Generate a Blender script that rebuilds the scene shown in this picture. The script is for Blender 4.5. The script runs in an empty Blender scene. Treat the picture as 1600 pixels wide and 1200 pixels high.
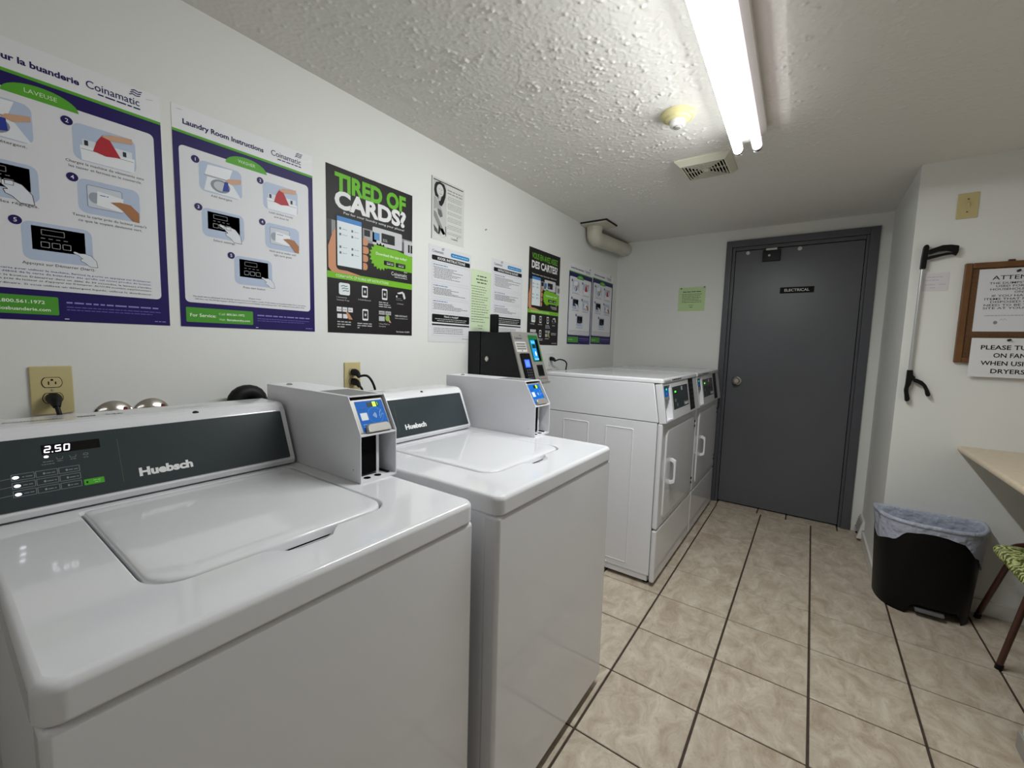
import bpy, bmesh, math, random
from mathutils import Matrix, Vector
from mathutils.geometry import tessellate_polygon
import numpy as np

random.seed(7)
scn = bpy.context.scene
COL = scn.collection

# ------------------------------------------------------------------ camera
cd = bpy.data.cameras.new('camera'); cam = bpy.data.objects.new('camera', cd); COL.objects.link(cam)
_y, _p, _r = map(math.radians, (35.304, 5.387, 1.548))
_fw = Vector((-math.sin(_y)*math.cos(_p), math.cos(_y)*math.cos(_p), -math.sin(_p)))
_rt = Vector((math.cos(_y), math.sin(_y), 0)); _up = _rt.cross(_fw)
_R = _rt*math.cos(_r)+_up*math.sin(_r); _U = -_rt*math.sin(_r)+_up*math.cos(_r)
cam.matrix_world = Matrix(((_R.x, _U.x, -_fw.x, 1.5413), (_R.y, _U.y, -_fw.y, -3.828), (_R.z, _U.z, -_fw.z, 1.2669), (0, 0, 0, 1)))
cd.sensor_fit = 'HORIZONTAL'; cd.sensor_width = 36; cd.lens = 659.0/1600*36
cd.clip_start = 0.02; cd.clip_end = 60
scn.camera = cam

# ------------------------------------------------------------------ light, exposure
DISPLAY = .26; LEFT_TUBE = 50.0; RIGHT_TUBE = 0.25; REAR_FILL = 2.6
w = bpy.data.worlds.new('world'); scn.world = w; w.use_nodes = True
w.node_tree.nodes['Background'].inputs[0].default_value = (.8, .85, 1, 1)
w.node_tree.nodes['Background'].inputs[1].default_value = 0.02
scn.view_settings.view_transform = 'Standard'; scn.view_settings.look = 'None'
scn.view_settings.gamma = 1; scn.view_settings.use_curve_mapping = False
scn.view_settings.exposure = 2.17

# ------------------------------------------------------------------ materials
def lin(h):
    if isinstance(h, str):
        h = h.lstrip('#'); h = [int(h[i:i+2], 16)/255 for i in (0, 2, 4)]
    return tuple((c/12.92 if c <= .04045 else ((c+.055)/1.055)**2.4) for c in h)+(1,)
MATS = {}
def mat(name, color='#808080', rough=.5, metal=0, spec=.5, emit=None, strength=0, noise=None, bump=None, color2=None, coat=0, trans=0, alpha=1, rnd=0):
    """noise=(scale, detail) mixes color and color2; bump=(scale, strength, distance)"""
    if name in MATS: return MATS[name]
    m = bpy.data.materials.new(name); MATS[name] = m; m.use_nodes = True
    nt = m.node_tree; b = nt.nodes['Principled BSDF']
    b.inputs['Base Color'].default_value = lin(color); b.inputs['Roughness'].default_value = rough
    b.inputs['Metallic'].default_value = metal; b.inputs['Specular IOR Level'].default_value = spec
    b.inputs['Coat Weight'].default_value = coat; b.inputs['Transmission Weight'].default_value = trans
    b.inputs['Alpha'].default_value = alpha
    if emit: b.inputs['Emission Color'].default_value = lin(emit); b.inputs['Emission Strength'].default_value = strength*(1 if name.startswith('lit_tube') else DISPLAY)
    if noise or bump: tc = nt.nodes.new('ShaderNodeTexCoord')
    if noise:
        n = nt.nodes.new('ShaderNodeTexNoise'); n.inputs['Scale'].default_value = noise[0]; n.inputs['Detail'].default_value = noise[1]
        r = nt.nodes.new('ShaderNodeValToRGB'); r.color_ramp.elements[0].position = .35; r.color_ramp.elements[1].position = .65
        r.color_ramp.elements[0].color = lin(color); r.color_ramp.elements[1].color = lin(color2 or color)
        nt.links.new(tc.outputs['Object'], n.inputs['Vector']); nt.links.new(n.outputs[0], r.inputs[0]); nt.links.new(r.outputs[0], b.inputs['Base Color'])
        if len(noise) > 2: n.inputs['Roughness'].default_value = noise[2]
    if bump:
        n2 = nt.nodes.new('ShaderNodeTexNoise'); n2.inputs['Scale'].default_value = bump[0]; n2.inputs['Detail'].default_value = 3
        bp = nt.nodes.new('ShaderNodeBump'); bp.inputs['Strength'].default_value = bump[1]; bp.inputs['Distance'].default_value = bump[2]
        nt.links.new(tc.outputs['Object'], n2.inputs['Vector']); nt.links.new(n2.outputs[0], bp.inputs['Height']); nt.links.new(bp.outputs[0], b.inputs['Normal'])
    return m
def ink(h): return mat('print_'+h.lstrip('#'), h, .45, spec=.22)

WHITE = mat('appliance_white', '#dfdfe2', .1, coat=.2)
WHITE_SIDE = mat('appliance_side_white', '#e4e4e8', .3)
PLASTIC = mat('white_plastic', '#e2e2e0', .38)
METER = mat('white_powder_coat', '#e4e4e8', .28, bump=(500, .03, .0004))
CHROME = mat('chrome', '#c9c4bd', .18, metal=1)
STEEL = mat('brushed_steel', '#b9b6b2', .36, metal=.85)
SILVER = mat('silver_plastic', '#96938d', .42, metal=.3)
BLACK = mat('black_plastic', '#0a0a0b', .42, spec=.25)
BLACKM = mat('black_powder_coat', '#0b0c10', .36, spec=.3, bump=(400, .04, .0004))
DARK = mat('dark_gap', '#040405', .8, spec=.1)
RUBBER = mat('black_rubber', '#070707', .55, spec=.3)
PANEL = mat('charcoal_overlay', '#333b3f', .2)
GLASSBLK = mat('black_display', '#050507', .12)
ALMOND = mat('almond_plastic', '#c9ba88', .35)
WALL = mat('wall_paint', '#e6e6e2', .55, bump=(140, .12, .001), noise=(1.3, 3), color2='#e3e3e0')
WALLD = WALL
DOORP = mat('door_grey_paint', '#57585d', .36, bump=(90, .12, .001), noise=(2.2, 4), color2='#5b5c62')
FRAMEP = mat('frame_grey_paint', '#515258', .33, bump=(120, .1, .001))
TRIMW = mat('trim_white_paint', '#dcdad4', .4)

# ------------------------------------------------------------------ mesh helpers
def origin_of(o):
    v = Vector((0, 0, 0))
    while o is not None: v += o.location; o = o.parent
    return v
class MB:
    def __init__(s): s.v = []; s.f = []; s.m = []; s.mats = []
    def mi(s, m):
        if m not in s.mats: s.mats.append(m)
        return s.mats.index(m)
    def add(s, vs, fs, m):
        k = len(s.v); i = s.mi(m); s.v += [tuple(v) for v in vs]; s.f += [tuple(a+k for a in f) for f in fs]; s.m += [i]*len(fs); return s
    def bmadd(s, bm, m):
        bm.verts.index_update(); s.add([v.co[:] for v in bm.verts], [[v.index for v in f.verts] for f in bm.faces], m); bm.free(); return s
    def box(s, x0, x1, y0, y1, z0, z1, m, bev=0, seg=2):
        bm = bmesh.new(); bmesh.ops.create_cube(bm, size=1)
        for v in bm.verts: v.co = ((x0+x1)/2+v.co.x*(x1-x0), (y0+y1)/2+v.co.y*(y1-y0), (z0+z1)/2+v.co.z*(z1-z0))
        if bev: bmesh.ops.bevel(bm, geom=bm.edges[:], offset=bev, segments=seg, affect='EDGES', profile=.5)
        return s.bmadd(bm, m)
    def prism(s, pts, d, m, bev=0, seg=2):
        """pts: 3D polygon, extruded by vector d"""
        bm = bmesh.new(); d = Vector(d); a = [bm.verts.new(p) for p in pts]; b = [bm.verts.new(Vector(p)+d) for p in pts]
        n = len(pts); bm.faces.new(a[::-1]); bm.faces.new(b)
        for i in range(n): bm.faces.new((a[i], a[(i+1) % n], b[(i+1) % n], b[i]))
        bmesh.ops.recalc_face_normals(bm, faces=bm.faces[:])
        if bev: bmesh.ops.bevel(bm, geom=bm.edges[:], offset=bev, segments=seg, affect='EDGES', profile=.5)
        return s.bmadd(bm, m)
    def loft(s, loops, m, cap0=False, cap1=False, closed=True):
        k = []; vs = []
        for L in loops: k.append(len(vs)); vs += [tuple(p) for p in L]
        n = len(loops[0]); fs = []
        for i in range(len(loops)-1):
            for j in range(n if closed else n-1):
                j2 = (j+1) % n; fs.append((k[i]+j, k[i]+j2, k[i+1]+j2, k[i+1]+j))
        if cap0: fs.append(tuple(range(n-1, -1, -1)))
        if cap1: fs.append(tuple(k[-1]+j for j in range(n)))
        return s.add(vs, fs, m)
    def tube(s, pts, r, m, n=12, caps=True):
        pts = [Vector(p) for p in pts]; rs = r if isinstance(r, (list, tuple)) else [r]*len(pts)
        T = []
        for i in range(len(pts)):
            a = pts[max(i-1, 0)]; b = pts[min(i+1, len(pts)-1)]; T.append((b-a).normalized())
        ref = Vector((0, 0, 1)) if abs(T[0].z) < .9 else Vector((1, 0, 0))
        nrm = (ref-T[0]*ref.dot(T[0])).normalized(); loops = []
        for i, p in enumerate(pts):
            nrm = (nrm-T[i]*nrm.dot(T[i])).normalized(); bi = T[i].cross(nrm)
            loops.append([p+(nrm*math.cos(2*math.pi*j/n)+bi*math.sin(2*math.pi*j/n))*rs[i] for j in range(n)])
        return s.loft(loops, m, caps, caps)
    def lathe(s, prof, c, ax, m, n=24):
        """prof: list of (radius, height along ax)"""
        ax = Vector(ax).normalized(); ref = Vector((0, 0, 1)) if abs(ax.z) < .9 else Vector((1, 0, 0))
        a = (ref-ax*ref.dot(ax)).normalized(); b = ax.cross(a); c = Vector(c); loops = []
        for r, h in prof: loops.append([c+ax*h+(a*math.cos(2*math.pi*j/n)+b*math.sin(2*math.pi*j/n))*max(r, 1e-5) for j in range(n)])
        return s.loft(loops, m, True, True)
    def flat(s, outer, holes, m, up=None):
        """planar fill of a polygon with holes"""
        polys = [outer]+list(holes); pts = [Vector(p) for L in polys for p in L]
        tris = tessellate_polygon([[Vector(p) for p in L] for L in polys]); fs = []
        for t in tris:
            a, b, c = (pts[i] for i in t); nn = (b-a).cross(c-a)
            if nn.length < 1e-12: continue
            if up is not None and nn.dot(Vector(up)) < 0: t = (t[0], t[2], t[1])
            fs.append(tuple(t))
        return s.add(pts, fs, m)
    def build(s, name, parent=None, angle=35, smooth=True, wn=True):
        me = bpy.data.meshes.new(name); o = origin_of(parent)
        me.from_pydata([(a-o.x, b-o.y, c-o.z) for a, b, c in s.v], [], s.f)
        for m in s.mats: me.materials.append(m)
        me.polygons.foreach_set('material_index', s.m)
        if smooth:
            me.polygons.foreach_set('use_smooth', [True]*len(s.f)); me.set_sharp_from_angle(angle=math.radians(angle))
        me.update(); ob = bpy.data.objects.new(name, me); COL.objects.link(ob)
        if smooth and wn:
            md = ob.modifiers.new('weighted_normals', 'WEIGHTED_NORMAL'); md.keep_sharp = True; md.weight = 80
        if parent: ob.parent = parent
        return ob
def tag(o, label, cat, group=None):
    o['label'] = label; o['category'] = cat
    if group: o['group'] = group
    return o
def thing(name, label, cat, loc, group=None):
    o = bpy.data.objects.new(name, None); COL.objects.link(o); o.location = loc; o.empty_display_size = .1
    return tag(o, label, cat, group)
def struct(o): o['kind'] = 'structure'; return o
def recentre(o, loc):
    """move a top-level mesh's origin to loc, geometry staying where it is"""
    d = Vector(loc)-o.location; o.data.transform(Matrix.Translation(-d)); o.location = loc; return o
def copy_tree(o, delta, label, parent=None):
    c = o.copy(); COL.objects.link(c)
    if parent: c.parent = parent
    else:
        c.location = Vector(o.location)+Vector(delta); c['label'] = label
    for ch in list(o.children): copy_tree(ch, delta, label, c)
    return c
def rrect(x0, x1, y0, y1, r, n=5):
    """rounded rectangle, counter-clockwise 2D points; r a number or 4 radii (x0y0, x1y0, x1y1, x0y1)"""
    r = r if isinstance(r, (tuple, list)) else (r,)*4; P = []
    for (cx, cy, rr, a0) in ((x0+r[0], y0+r[0], r[0], 180), (x1-r[1], y0+r[1], r[1], 270), (x1-r[2], y1-r[2], r[2], 0), (x0+r[3], y1-r[3], r[3], 90)):
        for i in range(n+1):
            a = math.radians(a0+90*i/n); P.append((cx+rr*math.cos(a), cy+rr*math.sin(a)))
    return P
def at_z(P, z): return [(a, b, z) for a, b in P]

# ------------------------------------------------------------------ flat print (posters, labels, panels)
_tc = {}
def text_geo(s, bold=0, res=2):
    k = (s, bold, res)
    if k in _tc: return _tc[k]
    cu = bpy.data.curves.new('t', 'FONT'); cu.body = s; cu.size = 1; cu.offset = bold; cu.resolution_u = res; cu.fill_mode = 'FRONT'
    ob = bpy.data.objects.new('t', cu); me = ob.to_mesh()
    vs = [(v.co.x, v.co.y) for v in me.vertices]; fs = [tuple(p.vertices) for p in me.polygons]
    ob.to_mesh_clear(); bpy.data.objects.remove(ob); bpy.data.curves.remove(cu)
    # single-sided, facing +
    out = []; seen = set()
    for f in fs:
        a, b, c = (vs[i] for i in f[:3]); z = (b[0]-a[0])*(c[1]-a[1])-(b[1]-a[1])*(c[0]-a[0])
        key = tuple(sorted(f))
        if key in seen: continue
        seen.add(key); out.append(f if z > 0 else f[::-1])
    _tc[k] = (vs, out); return _tc[k]
CAP = max(v[1] for v in text_geo('H')[0])
class Sheet:
    """a flat printed surface: o = lower left corner as seen from the front"""
    STEP = .00022
    def __init__(s, root, o, U, V):
        s.root = root; s.o = Vector(o); s.U = Vector(U).normalized(); s.V = Vector(V).normalized(); s.N = s.U.cross(s.V); s.mb = None; s.last = None
    def P(s, u, v, k): return s.o+s.U*u+s.V*v+s.N*(k*s.STEP)
    def part(s, name, parent=None):
        s.flush(); s.mb = MB(); s.name = name; s.par = parent or s.root; return s
    def flush(s):
        if s.mb and s.mb.f: s.last = s.mb.build(s.name, s.par, smooth=False)
        s.mb = None; return s.last
    def M(s, c): return ink(c) if isinstance(c, str) else c
    def poly(s, pts, c, k=1):
        s.mb.flat([s.P(u, v, k) for u, v in pts], [], s.M(c), s.N); return s
    def rect(s, u0, v0, u1, v1, c, k=1): return s.poly([(u0, v0), (u1, v0), (u1, v1), (u0, v1)], c, k)
    def rr(s, u0, v0, u1, v1, r, c, k=1): return s.poly(rrect(u0, u1, v0, v1, r, 4), c, k)
    def ell(s, u, v, a, b, c, k=1, n=18, a0=0, a1=360):
        full = a1-a0 >= 360; P = [(u+a*math.cos(math.radians(a0+(a1-a0)*i/(n if full else n-1))), v+b*math.sin(math.radians(a0+(a1-a0)*i/(n if full else n-1)))) for i in range(n)]
        return s.poly(P, c, k)
    def line(s, pts, wd, c, k=1):
        for (a, b) in zip(pts[:-1], pts[1:]):
            d = Vector((b[0]-a[0], b[1]-a[1])); L = d.length
            if L < 1e-7: continue
            n = Vector((-d.y, d.x))*(wd/2/L); s.poly([(a[0]-n.x, a[1]-n.y), (b[0]-n.x, b[1]-n.y), (b[0]+n.x, b[1]+n.y), (a[0]+n.x, a[1]+n.y)], c, k)
        return s
    def frame(s, u0, v0, u1, v1, wd, c, k=1, r=0):
        P = rrect(u0, u1, v0, v1, r, 4) if r else [(u0, v0), (u1, v0), (u1, v1), (u0, v1)]
        return s.line(P+[P[0]], wd, c, k)
    def text(s, t, u, v, h, c, w=None, al='l', bold=0, k=2, slant=0):
        vs, fs = text_geo(t, bold, 3 if h > .012 else (2 if h > .005 else 1))
        if not vs: return s
        x0 = min(a for a, b in vs); x1 = max(a for a, b in vs); sc = h/CAP; sx = w/(x1-x0) if w else sc; W = (x1-x0)*sx
        off = u-(W/2 if al == 'c' else W if al == 'r' else 0)
        s.mb.add([s.P(off+(a-x0)*sx+slant*b*sc, v+b*sc, k) for a, b in vs], fs, s.M(c)); return s
    def greek(s, u0, u1, v, h, c, k=1, gap=.12, seed=None):
        """a line of print too small to read, as broken word bars"""
        rd = random.Random(seed if seed is not None else int(u0*1e5)+int(v*1e5)); u = u0
        while u < u1-h*.6:
            wl = min(h*rd.uniform(1.2, 4.2), u1-u); s.rect(u, v, u+wl, v+h*.62, c, k); u += wl+h*.6
        return s

def sheet_thing(name, label, cat, o, U, V, W, H, color, group=None, thick=.0012, rough_mat=None):
    """a paper sheet on a wall; root is the sheet's own mesh"""
    o = Vector(o); U = Vector(U); V = Vector(V); N = U.cross(V)
    mb = MB(); m = rough_mat or ink(color)
    mb.prism([o, o+U*W, o+U*W+V*H, o+V*H], N*thick, m)
    ob = mb.build(name, None, smooth=False); tag(ob, label, cat, group); recentre(ob, o)
    return Sheet(ob, o+N*thick, U, V)

# ================================================================== STRUCTURE
H = 2.216; RX = 1.915; RY = -.851; EX = 2.75; YR = -5.7
def wallbox(name, *a, m=WALL): return struct(MB().box(*a, m).build(name, smooth=False))
wallbox('wall_left', -.1, 0, YR, .1, -.05, H+.1)
wb = MB()
wb.box(0, .93, 0, .1, -.05, H+.1, WALL); wb.box(1.84, RX+.1, 0, .1, -.05, H+.1, WALL); wb.box(.93, 1.84, 0, .1, 2.115, H+.1, WALL)
struct(wb.build('wall_back', smooth=False))
wallbox('wall_return', RX, RX+.1, RY, 0, -.05, H+.1)
wallbox('wall_right', RX+.1, EX, RY, RY+.1, -.05, H+.1)
wallbox('wall_counter', EX, EX+.1, YR, RY+.1, -.05, H+.1)
wallbox('wall_rear', -.1, EX+.1, YR-.1, YR, -.05, H+.1)

# ceiling: stippled plaster, real relief
ceil_m = mat('stipple_plaster', '#e4e1db', .75, bump=(420, .55, .0012))
def make_ceiling():
    x0, x1, y0, y1 = 0, EX, -3.5, 0; d = .0042
    nx = int((x1-x0)/d)+1; ny = int((y1-y0)/d)+1
    X = np.linspace(x0, x1, nx); Y = np.linspace(y0, y1, ny)
    rs = np.random.RandomState(3)
    def blur(A, r):
        n = max(1, int(3*r+.5)); k = np.exp(-.5*(np.arange(-n, n+1)/r)**2); k /= k.sum()
        A = sum(w_*np.roll(A, i-n, 0) for i, w_ in enumerate(k)); return sum(w_*np.roll(A, i-n, 1) for i, w_ in enumerate(k))
    gx, gy = np.meshgrid(X, Y)
    # rough on the left and near the light, rolled nearly smooth towards the door and the right
    amp = np.clip(1-np.clip((gx-1.3)/.2, 0, 1)*.25, .14, 1)*np.clip(.12+(-gy-.45-.5*np.clip((gx-1.0)/.8, 0, 1))/1.0, .10, 1)
    clump = blur(rs.randn(ny, nx), 9); clump /= clump.std()
    pts = (rs.rand(ny, nx) < np.clip(.0085+.008*clump, .001, .04))*rs.lognormal(0, .5, (ny, nx))
    bump = blur(pts, .75)*3.6
    fine = blur(rs.randn(ny, nx), .62); fine /= fine.std()
    soft = blur(rs.randn(ny, nx), 40); soft /= soft.std()
    Z = -(np.minimum(bump, 1.8)*.0034+np.maximum(fine, -.4)*.00062)*amp-soft*.0005
    pit = blur((rs.rand(ny, nx) > .9993).astype(float), .9); Z += pit/pit.max()*.004*(gx > 1.4)
    # keep the wall edges clean
    edge = np.minimum.reduce([gx-x0, x1-gx, y1-gy]); Z *= np.clip(edge/.012, 0, 1)
    Z += H
    V = np.stack([gx, gy, Z], -1).reshape(-1, 3)
    idx = np.arange(ny*nx).reshape(ny, nx)
    F = np.stack([idx[:-1, :-1], idx[1:, :-1], idx[1:, 1:], idx[:-1, 1:]], -1).reshape(-1, 4)
    # remaining part of the ceiling and a slab above
    extra = np.array([(0, YR, H), (EX, YR, H), (EX, y0, H), (0, y0, H)]); n0 = len(V); V = np.vstack([V, extra]); F = np.vstack([F, [[n0, n0+3, n0+2, n0+1]]])
    me = bpy.data.meshes.new('ceiling'); me.vertices.add(len(V)); me.vertices.foreach_set('co', V.ravel())
    me.loops.add(len(F)*4); me.loops.foreach_set('vertex_index', F.ravel().astype(np.int32)); me.polygons.add(len(F))
    me.polygons.foreach_set('loop_start', np.arange(0, len(F)*4, 4, dtype=np.int32)); me.polygons.foreach_set('use_smooth', np.ones(len(F), bool))
    me.update(calc_edges=True); me.validate(); me.materials.append(ceil_m)
    ob = bpy.data.objects.new('ceiling', me); COL.objects.link(ob); struct(ob)
make_ceiling()

# floor: grout bed and single tiles
grout = mat('brown_grout', '#3b2f26', .8, noise=(40, 3), color2='#463a2f')
floor = MB().box(-.1, EX+.1, YR-.1, .1, -.05, -.0035, grout).build('floor', smooth=False); struct(floor)
def tile_material():
    m = bpy.data.materials.new('mottled_ceramic'); m.use_nodes = True; nt = m.node_tree; b = nt.nodes['Principled BSDF']
    tc = nt.nodes.new('ShaderNodeTexCoord'); oi = nt.nodes.new('ShaderNodeObjectInfo'); ma = nt.nodes.new('ShaderNodeVectorMath'); ma.operation = 'MULTIPLY_ADD'
    cmb = nt.nodes.new('ShaderNodeCombineXYZ')
    mul = nt.nodes.new('ShaderNodeMath'); mul.operation = 'MULTIPLY'; mul.inputs[1].default_value = 40
    nt.links.new(oi.outputs['Random'], mul.inputs[0])
    for i in range(3): nt.links.new(mul.outputs[0], cmb.inputs[i])
    mp = nt.nodes.new('ShaderNodeMapping'); mp.inputs['Rotation'].default_value = (0, 0, .6); mp.inputs['Scale'].default_value = (1.6, 1, 1)
    add = nt.nodes.new('ShaderNodeVectorMath'); add.operation = 'ADD'
    nt.links.new(tc.outputs['Object'], add.inputs[0]); nt.links.new(cmb.outputs[0], add.inputs[1]); nt.links.new(add.outputs[0], mp.inputs[0])
    def noise(sc, det, ro, lac=2.2, dist=0):
        n = nt.nodes.new('ShaderNodeTexNoise'); n.inputs['Scale'].default_value = sc; n.inputs['Detail'].default_value = det; n.inputs['Roughness'].default_value = ro
        n.inputs['Distortion'].default_value = dist; nt.links.new(mp.outputs[0], n.inputs['Vector']); return n
    def ramp(n, a, b_, ca, cb):
        r = nt.nodes.new('ShaderNodeValToRGB'); e = r.color_ramp.elements; e[0].position = a; e[1].position = b_; e[0].color = lin(ca); e[1].color = lin(cb); nt.links.new(n.outputs[0], r.inputs[0]); return r
    n1 = noise(9, 8, .68, dist=.8); r1 = ramp(n1, .34, .66, '#ab9a86', '#d2c7b6')
    n2 = noise(34, 6, .7, dist=.6); r2 = ramp(n2, .56, .72, '#000000', '#ffffff')
    mx = nt.nodes.new('ShaderNodeMix'); mx.data_type = 'RGBA'; mx.inputs[7].default_value = lin('#968470')
    m3 = nt.nodes.new('ShaderNodeMath'); m3.operation = 'MULTIPLY'; m3.inputs[1].default_value = .55
    nt.links.new(r2.outputs[0], m3.inputs[0]); nt.links.new(m3.outputs[0], mx.inputs[0]); nt.links.new(r1.outputs[0], mx.inputs[6])
    nt.links.new(mx.outputs[2], b.inputs['Base Color']); b.inputs['Roughness'].default_value = .42
    bp = nt.nodes.new('ShaderNodeBump'); bp.inputs['Strength'].default_value = .12; bp.inputs['Distance'].default_value = .002
    nt.links.new(n2.outputs[0], bp.inputs['Height']); nt.links.new(bp.outputs[0], b.inputs['Normal'])
    return m
TILE = tile_material()
T = .3177; A0 = .989; R0 = -.0944
tile_cache = {}
def tile(x0, x1, y0, y1):
    gx = .0042; gy = .0028; k = (round(x1-x0, 4), round(y1-y0, 4))
    if k not in tile_cache:
        o = MB().box(-(x1-x0)/2+gx, (x1-x0)/2-gx, -(y1-y0)/2+gy, (y1-y0)/2-gy, -.006, 0, TILE, .0014, 1).build('tile', floor, smooth=False); tile_cache[k] = o.data
    else:
        o = bpy.data.objects.new('tile', tile_cache[k]); COL.objects.link(o); o.parent = floor
    o.location = ((x0+x1)/2, (y0+y1)/2, 0)
xs = [A0+T*i for i in range(-3, 6)]
for j in range(18):
    y1 = R0-T*j; y0 = y1-T
    if y0 < YR: break
    for i in range(-3, 6):
        xa = A0+T*i; xb = min(xa+T, EX)
        if j < 2 and xa > RX-.02: continue
        if xa < RX-.02 < xb and j < 2: xb = RX
        if j == 2 and xa > RX: tile(xa, xb, y0, RY); continue
        if xb-xa > .03: tile(xa, xb, y0, y1)
for xa, xb in ((.62, .985), (.985, 1.277), (1.277, 1.468), (1.468, 1.78), (1.78, RX)): tile(xa, xb, R0, .05 if .97 < (xa+xb)/2 < 1.79 else 0)

# baseboards
struct(MB().box(1.857, RX, -.014, 0, 0, .05, TRIMW, .004).build('baseboard_back'))
struct(MB().box(RX-.013, RX, RY-.013, -.014, 0, .075, TRIMW, .004).build('baseboard_return'))
struct(MB().box(RX-.013, EX, RY-.013, RY, 0, .075, TRIMW, .004).build('baseboard_right'))

# ------------------------------------------------------------------ door and frame
trim = struct(MB().box(.914, .957, -.02, .06, 0, 2.129, FRAMEP, .004).build('trim_1'))
for nm, a in (('casing', (1.80, 1.853, -.02, .06, 0, 2.129)), ('casing', (.9575, 1.7995, -.02, .06, 2.079, 2.129)),
              ('door_stop', (.957, .979, -.004, .06, 0, 2.079)), ('door_stop', (1.783, 1.80, -.004, .06, 0, 2.079)), ('door_stop', (.9795, 1.7825, -.004, .06, 2.052, 2.079))):
    MB().box(*a, FRAMEP, .003).build(nm, trim)
door = struct(MB().box(.982, 1.780, .008, .05, .012, 2.049, DOORP, .002).build('door_1'))
MB().box(.98, 1.783, .052, .1, -.02, 2.1, DARK).build('door_backing', door)
kn = MB().lathe([(.0, 0), (.036, 0), (.036, .004), (.031, .009), (.014, .011), (.012, .03), (.02, .036), (.0275, .046), (.027, .058), (.022, .064), (.0, .066)], (1.056, .008, 1.022), (0, -1, 0), CHROME, 28).build('knob', door)
MB().lathe([(0, .064), (.013, .064), (.012, .0675), (0, .068)], (1.056, .008, 1.022), (0, -1, 0), STEEL, 16).build('keyhole_plug', kn)
mb = MB().box(1.168, 1.286, -.014, .008, 1.953, 2.038, BLACKM, .003); lk = mb.build('lock_box', door)
MB().box(1.19, 1.262, -.019, -.013, 2.033, 2.048, STEEL, .001).build('strike_plate', lk)
MB().lathe([(0, 0), (.008, 0), (.008, .003), (0, .004)], (1.213, -.014, 1.995), (0, -1, 0), STEEL, 12).build('screw', lk)
for x in (1.067, 1.405): MB().lathe([(0, 0), (.015, 0), (.015, .004), (.011, .008), (0, .009)], (x, .008, 2.03), (0, -1, 0), mat('nylon_white', '#cfcfcd', .4), 16).build('door_bumper', door)
sp = MB().box(1.301, 1.513, .003, .008, 1.706, 1.75, mat('engraved_black', '#090909', .6, spec=.2), .001).build('sign_plate', door)
s = Sheet(sp, (1.301, .003, 1.706), (1, 0, 0), (0, 0, 1)); s.part('lettering'); s.text('ELECTRICAL', .106, .0125, .019, '#e6e6e2', w=.155, al='c', bold=.012, k=1.5); s.flush()

# ================================================================== CEILING FITTINGS
FM = mat('white_enamel', '#e8e6e2', .35)
def fx(y, dx): return 1.262+dx+LT*(y+2.3)
LT = -.025
def strip_light(label, y0, y1, s_left, s_right):
 t = thing('fluorescent_light', label, 'ceiling light', (1.262, (y0+y1)/2, H))
 mb = MB()
 prof = lambda y: [(fx(y, -.066), y, H), (fx(y, -.066), y, H-.03), (fx(y, -.03), y, H-.052), (fx(y, .03), y, H-.052), (fx(y, .066), y, H-.03), (fx(y, .066), y, H)]
 mb.loft([prof(y0), prof(y1)], FM, True, True); mb.build('channel', t, 20)
 for dx, nm, col, st in ((-.036, 'tube', '#f7fbfb', s_left), (.036, 'tube', '#f6e6ee', s_right)):
     ss = s_left if dx < 0 else s_right
     em = mat('lit_tube_%g' % ss, '#f4f4f4', .4, emit=col, strength=ss)
     # made-up coating: upper and side glow cut down to keep the ceiling darker
     es = mat('lit_tube_side_%g' % ss, '#f4f4f4', .4, emit=col, strength=ss*.028 if ss > 1 else ss)
     eu = mat('lit_tube_dimmed_%g' % ss, '#f4f4f4', .4, emit=col, strength=ss*.022 if ss > 1 else ss*.8)
     ya_, yb_ = y0+.03, y1-.028; mb = MB(); n = 24; R_ = .0185
     for j in range(n):
         q0, q1 = 2*math.pi*j/n, 2*math.pi*(j+1)/n; up = math.sin((q0+q1)/2); lim = -.45 if math.cos((q0+q1)/2) < 0 else -.66  # glowing arc cut shorter on the right, dimming the ceiling there
         mb.add([(fx(y, dx)+R_*math.cos(q), y, H-.086+R_*math.sin(q)) for y, q in ((ya_, q0), (yb_, q0), (yb_, q1), (ya_, q1))], [(3, 2, 1, 0)], eu if up > .12 else es if up > lim else em)
     tb = mb.build(nm, t, wn=False)
     if s_left != s_right: tb['label'] = 'bright white tube nearer the posters' if dx < 0 else 'dimmer pinkish tube'
     MB().tube([(fx(y1-.03, dx), y1-.03, H-.086), (fx(y1-.012, dx), y1-.012, H-.086)], .0187, CHROME, 20).build('end_cap', tb)
     MB().tube([(fx(y0+.03, dx), y0+.03, H-.086), (fx(y0+.012, dx), y0+.012, H-.086)], .0187, CHROME, 20).build('end_cap', tb)
     for ys in (y0, y1-.012): MB().box(fx(ys, dx)-.014, fx(ys, dx)+.014, ys, ys+.012, H-.104, H-.04, FM, .004).build('lamp_holder', t)

strip_light('white fluorescent strip light with one bright and one dim tube', -2.905, -1.69, LEFT_TUBE, RIGHT_TUBE)
strip_light('added unseen fluorescent strip light near the rear wall, brightening the near surfaces', -5.3, -4.08, REAR_FILL, REAR_FILL)  # fill light added out of view to reach the near surfaces

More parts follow.
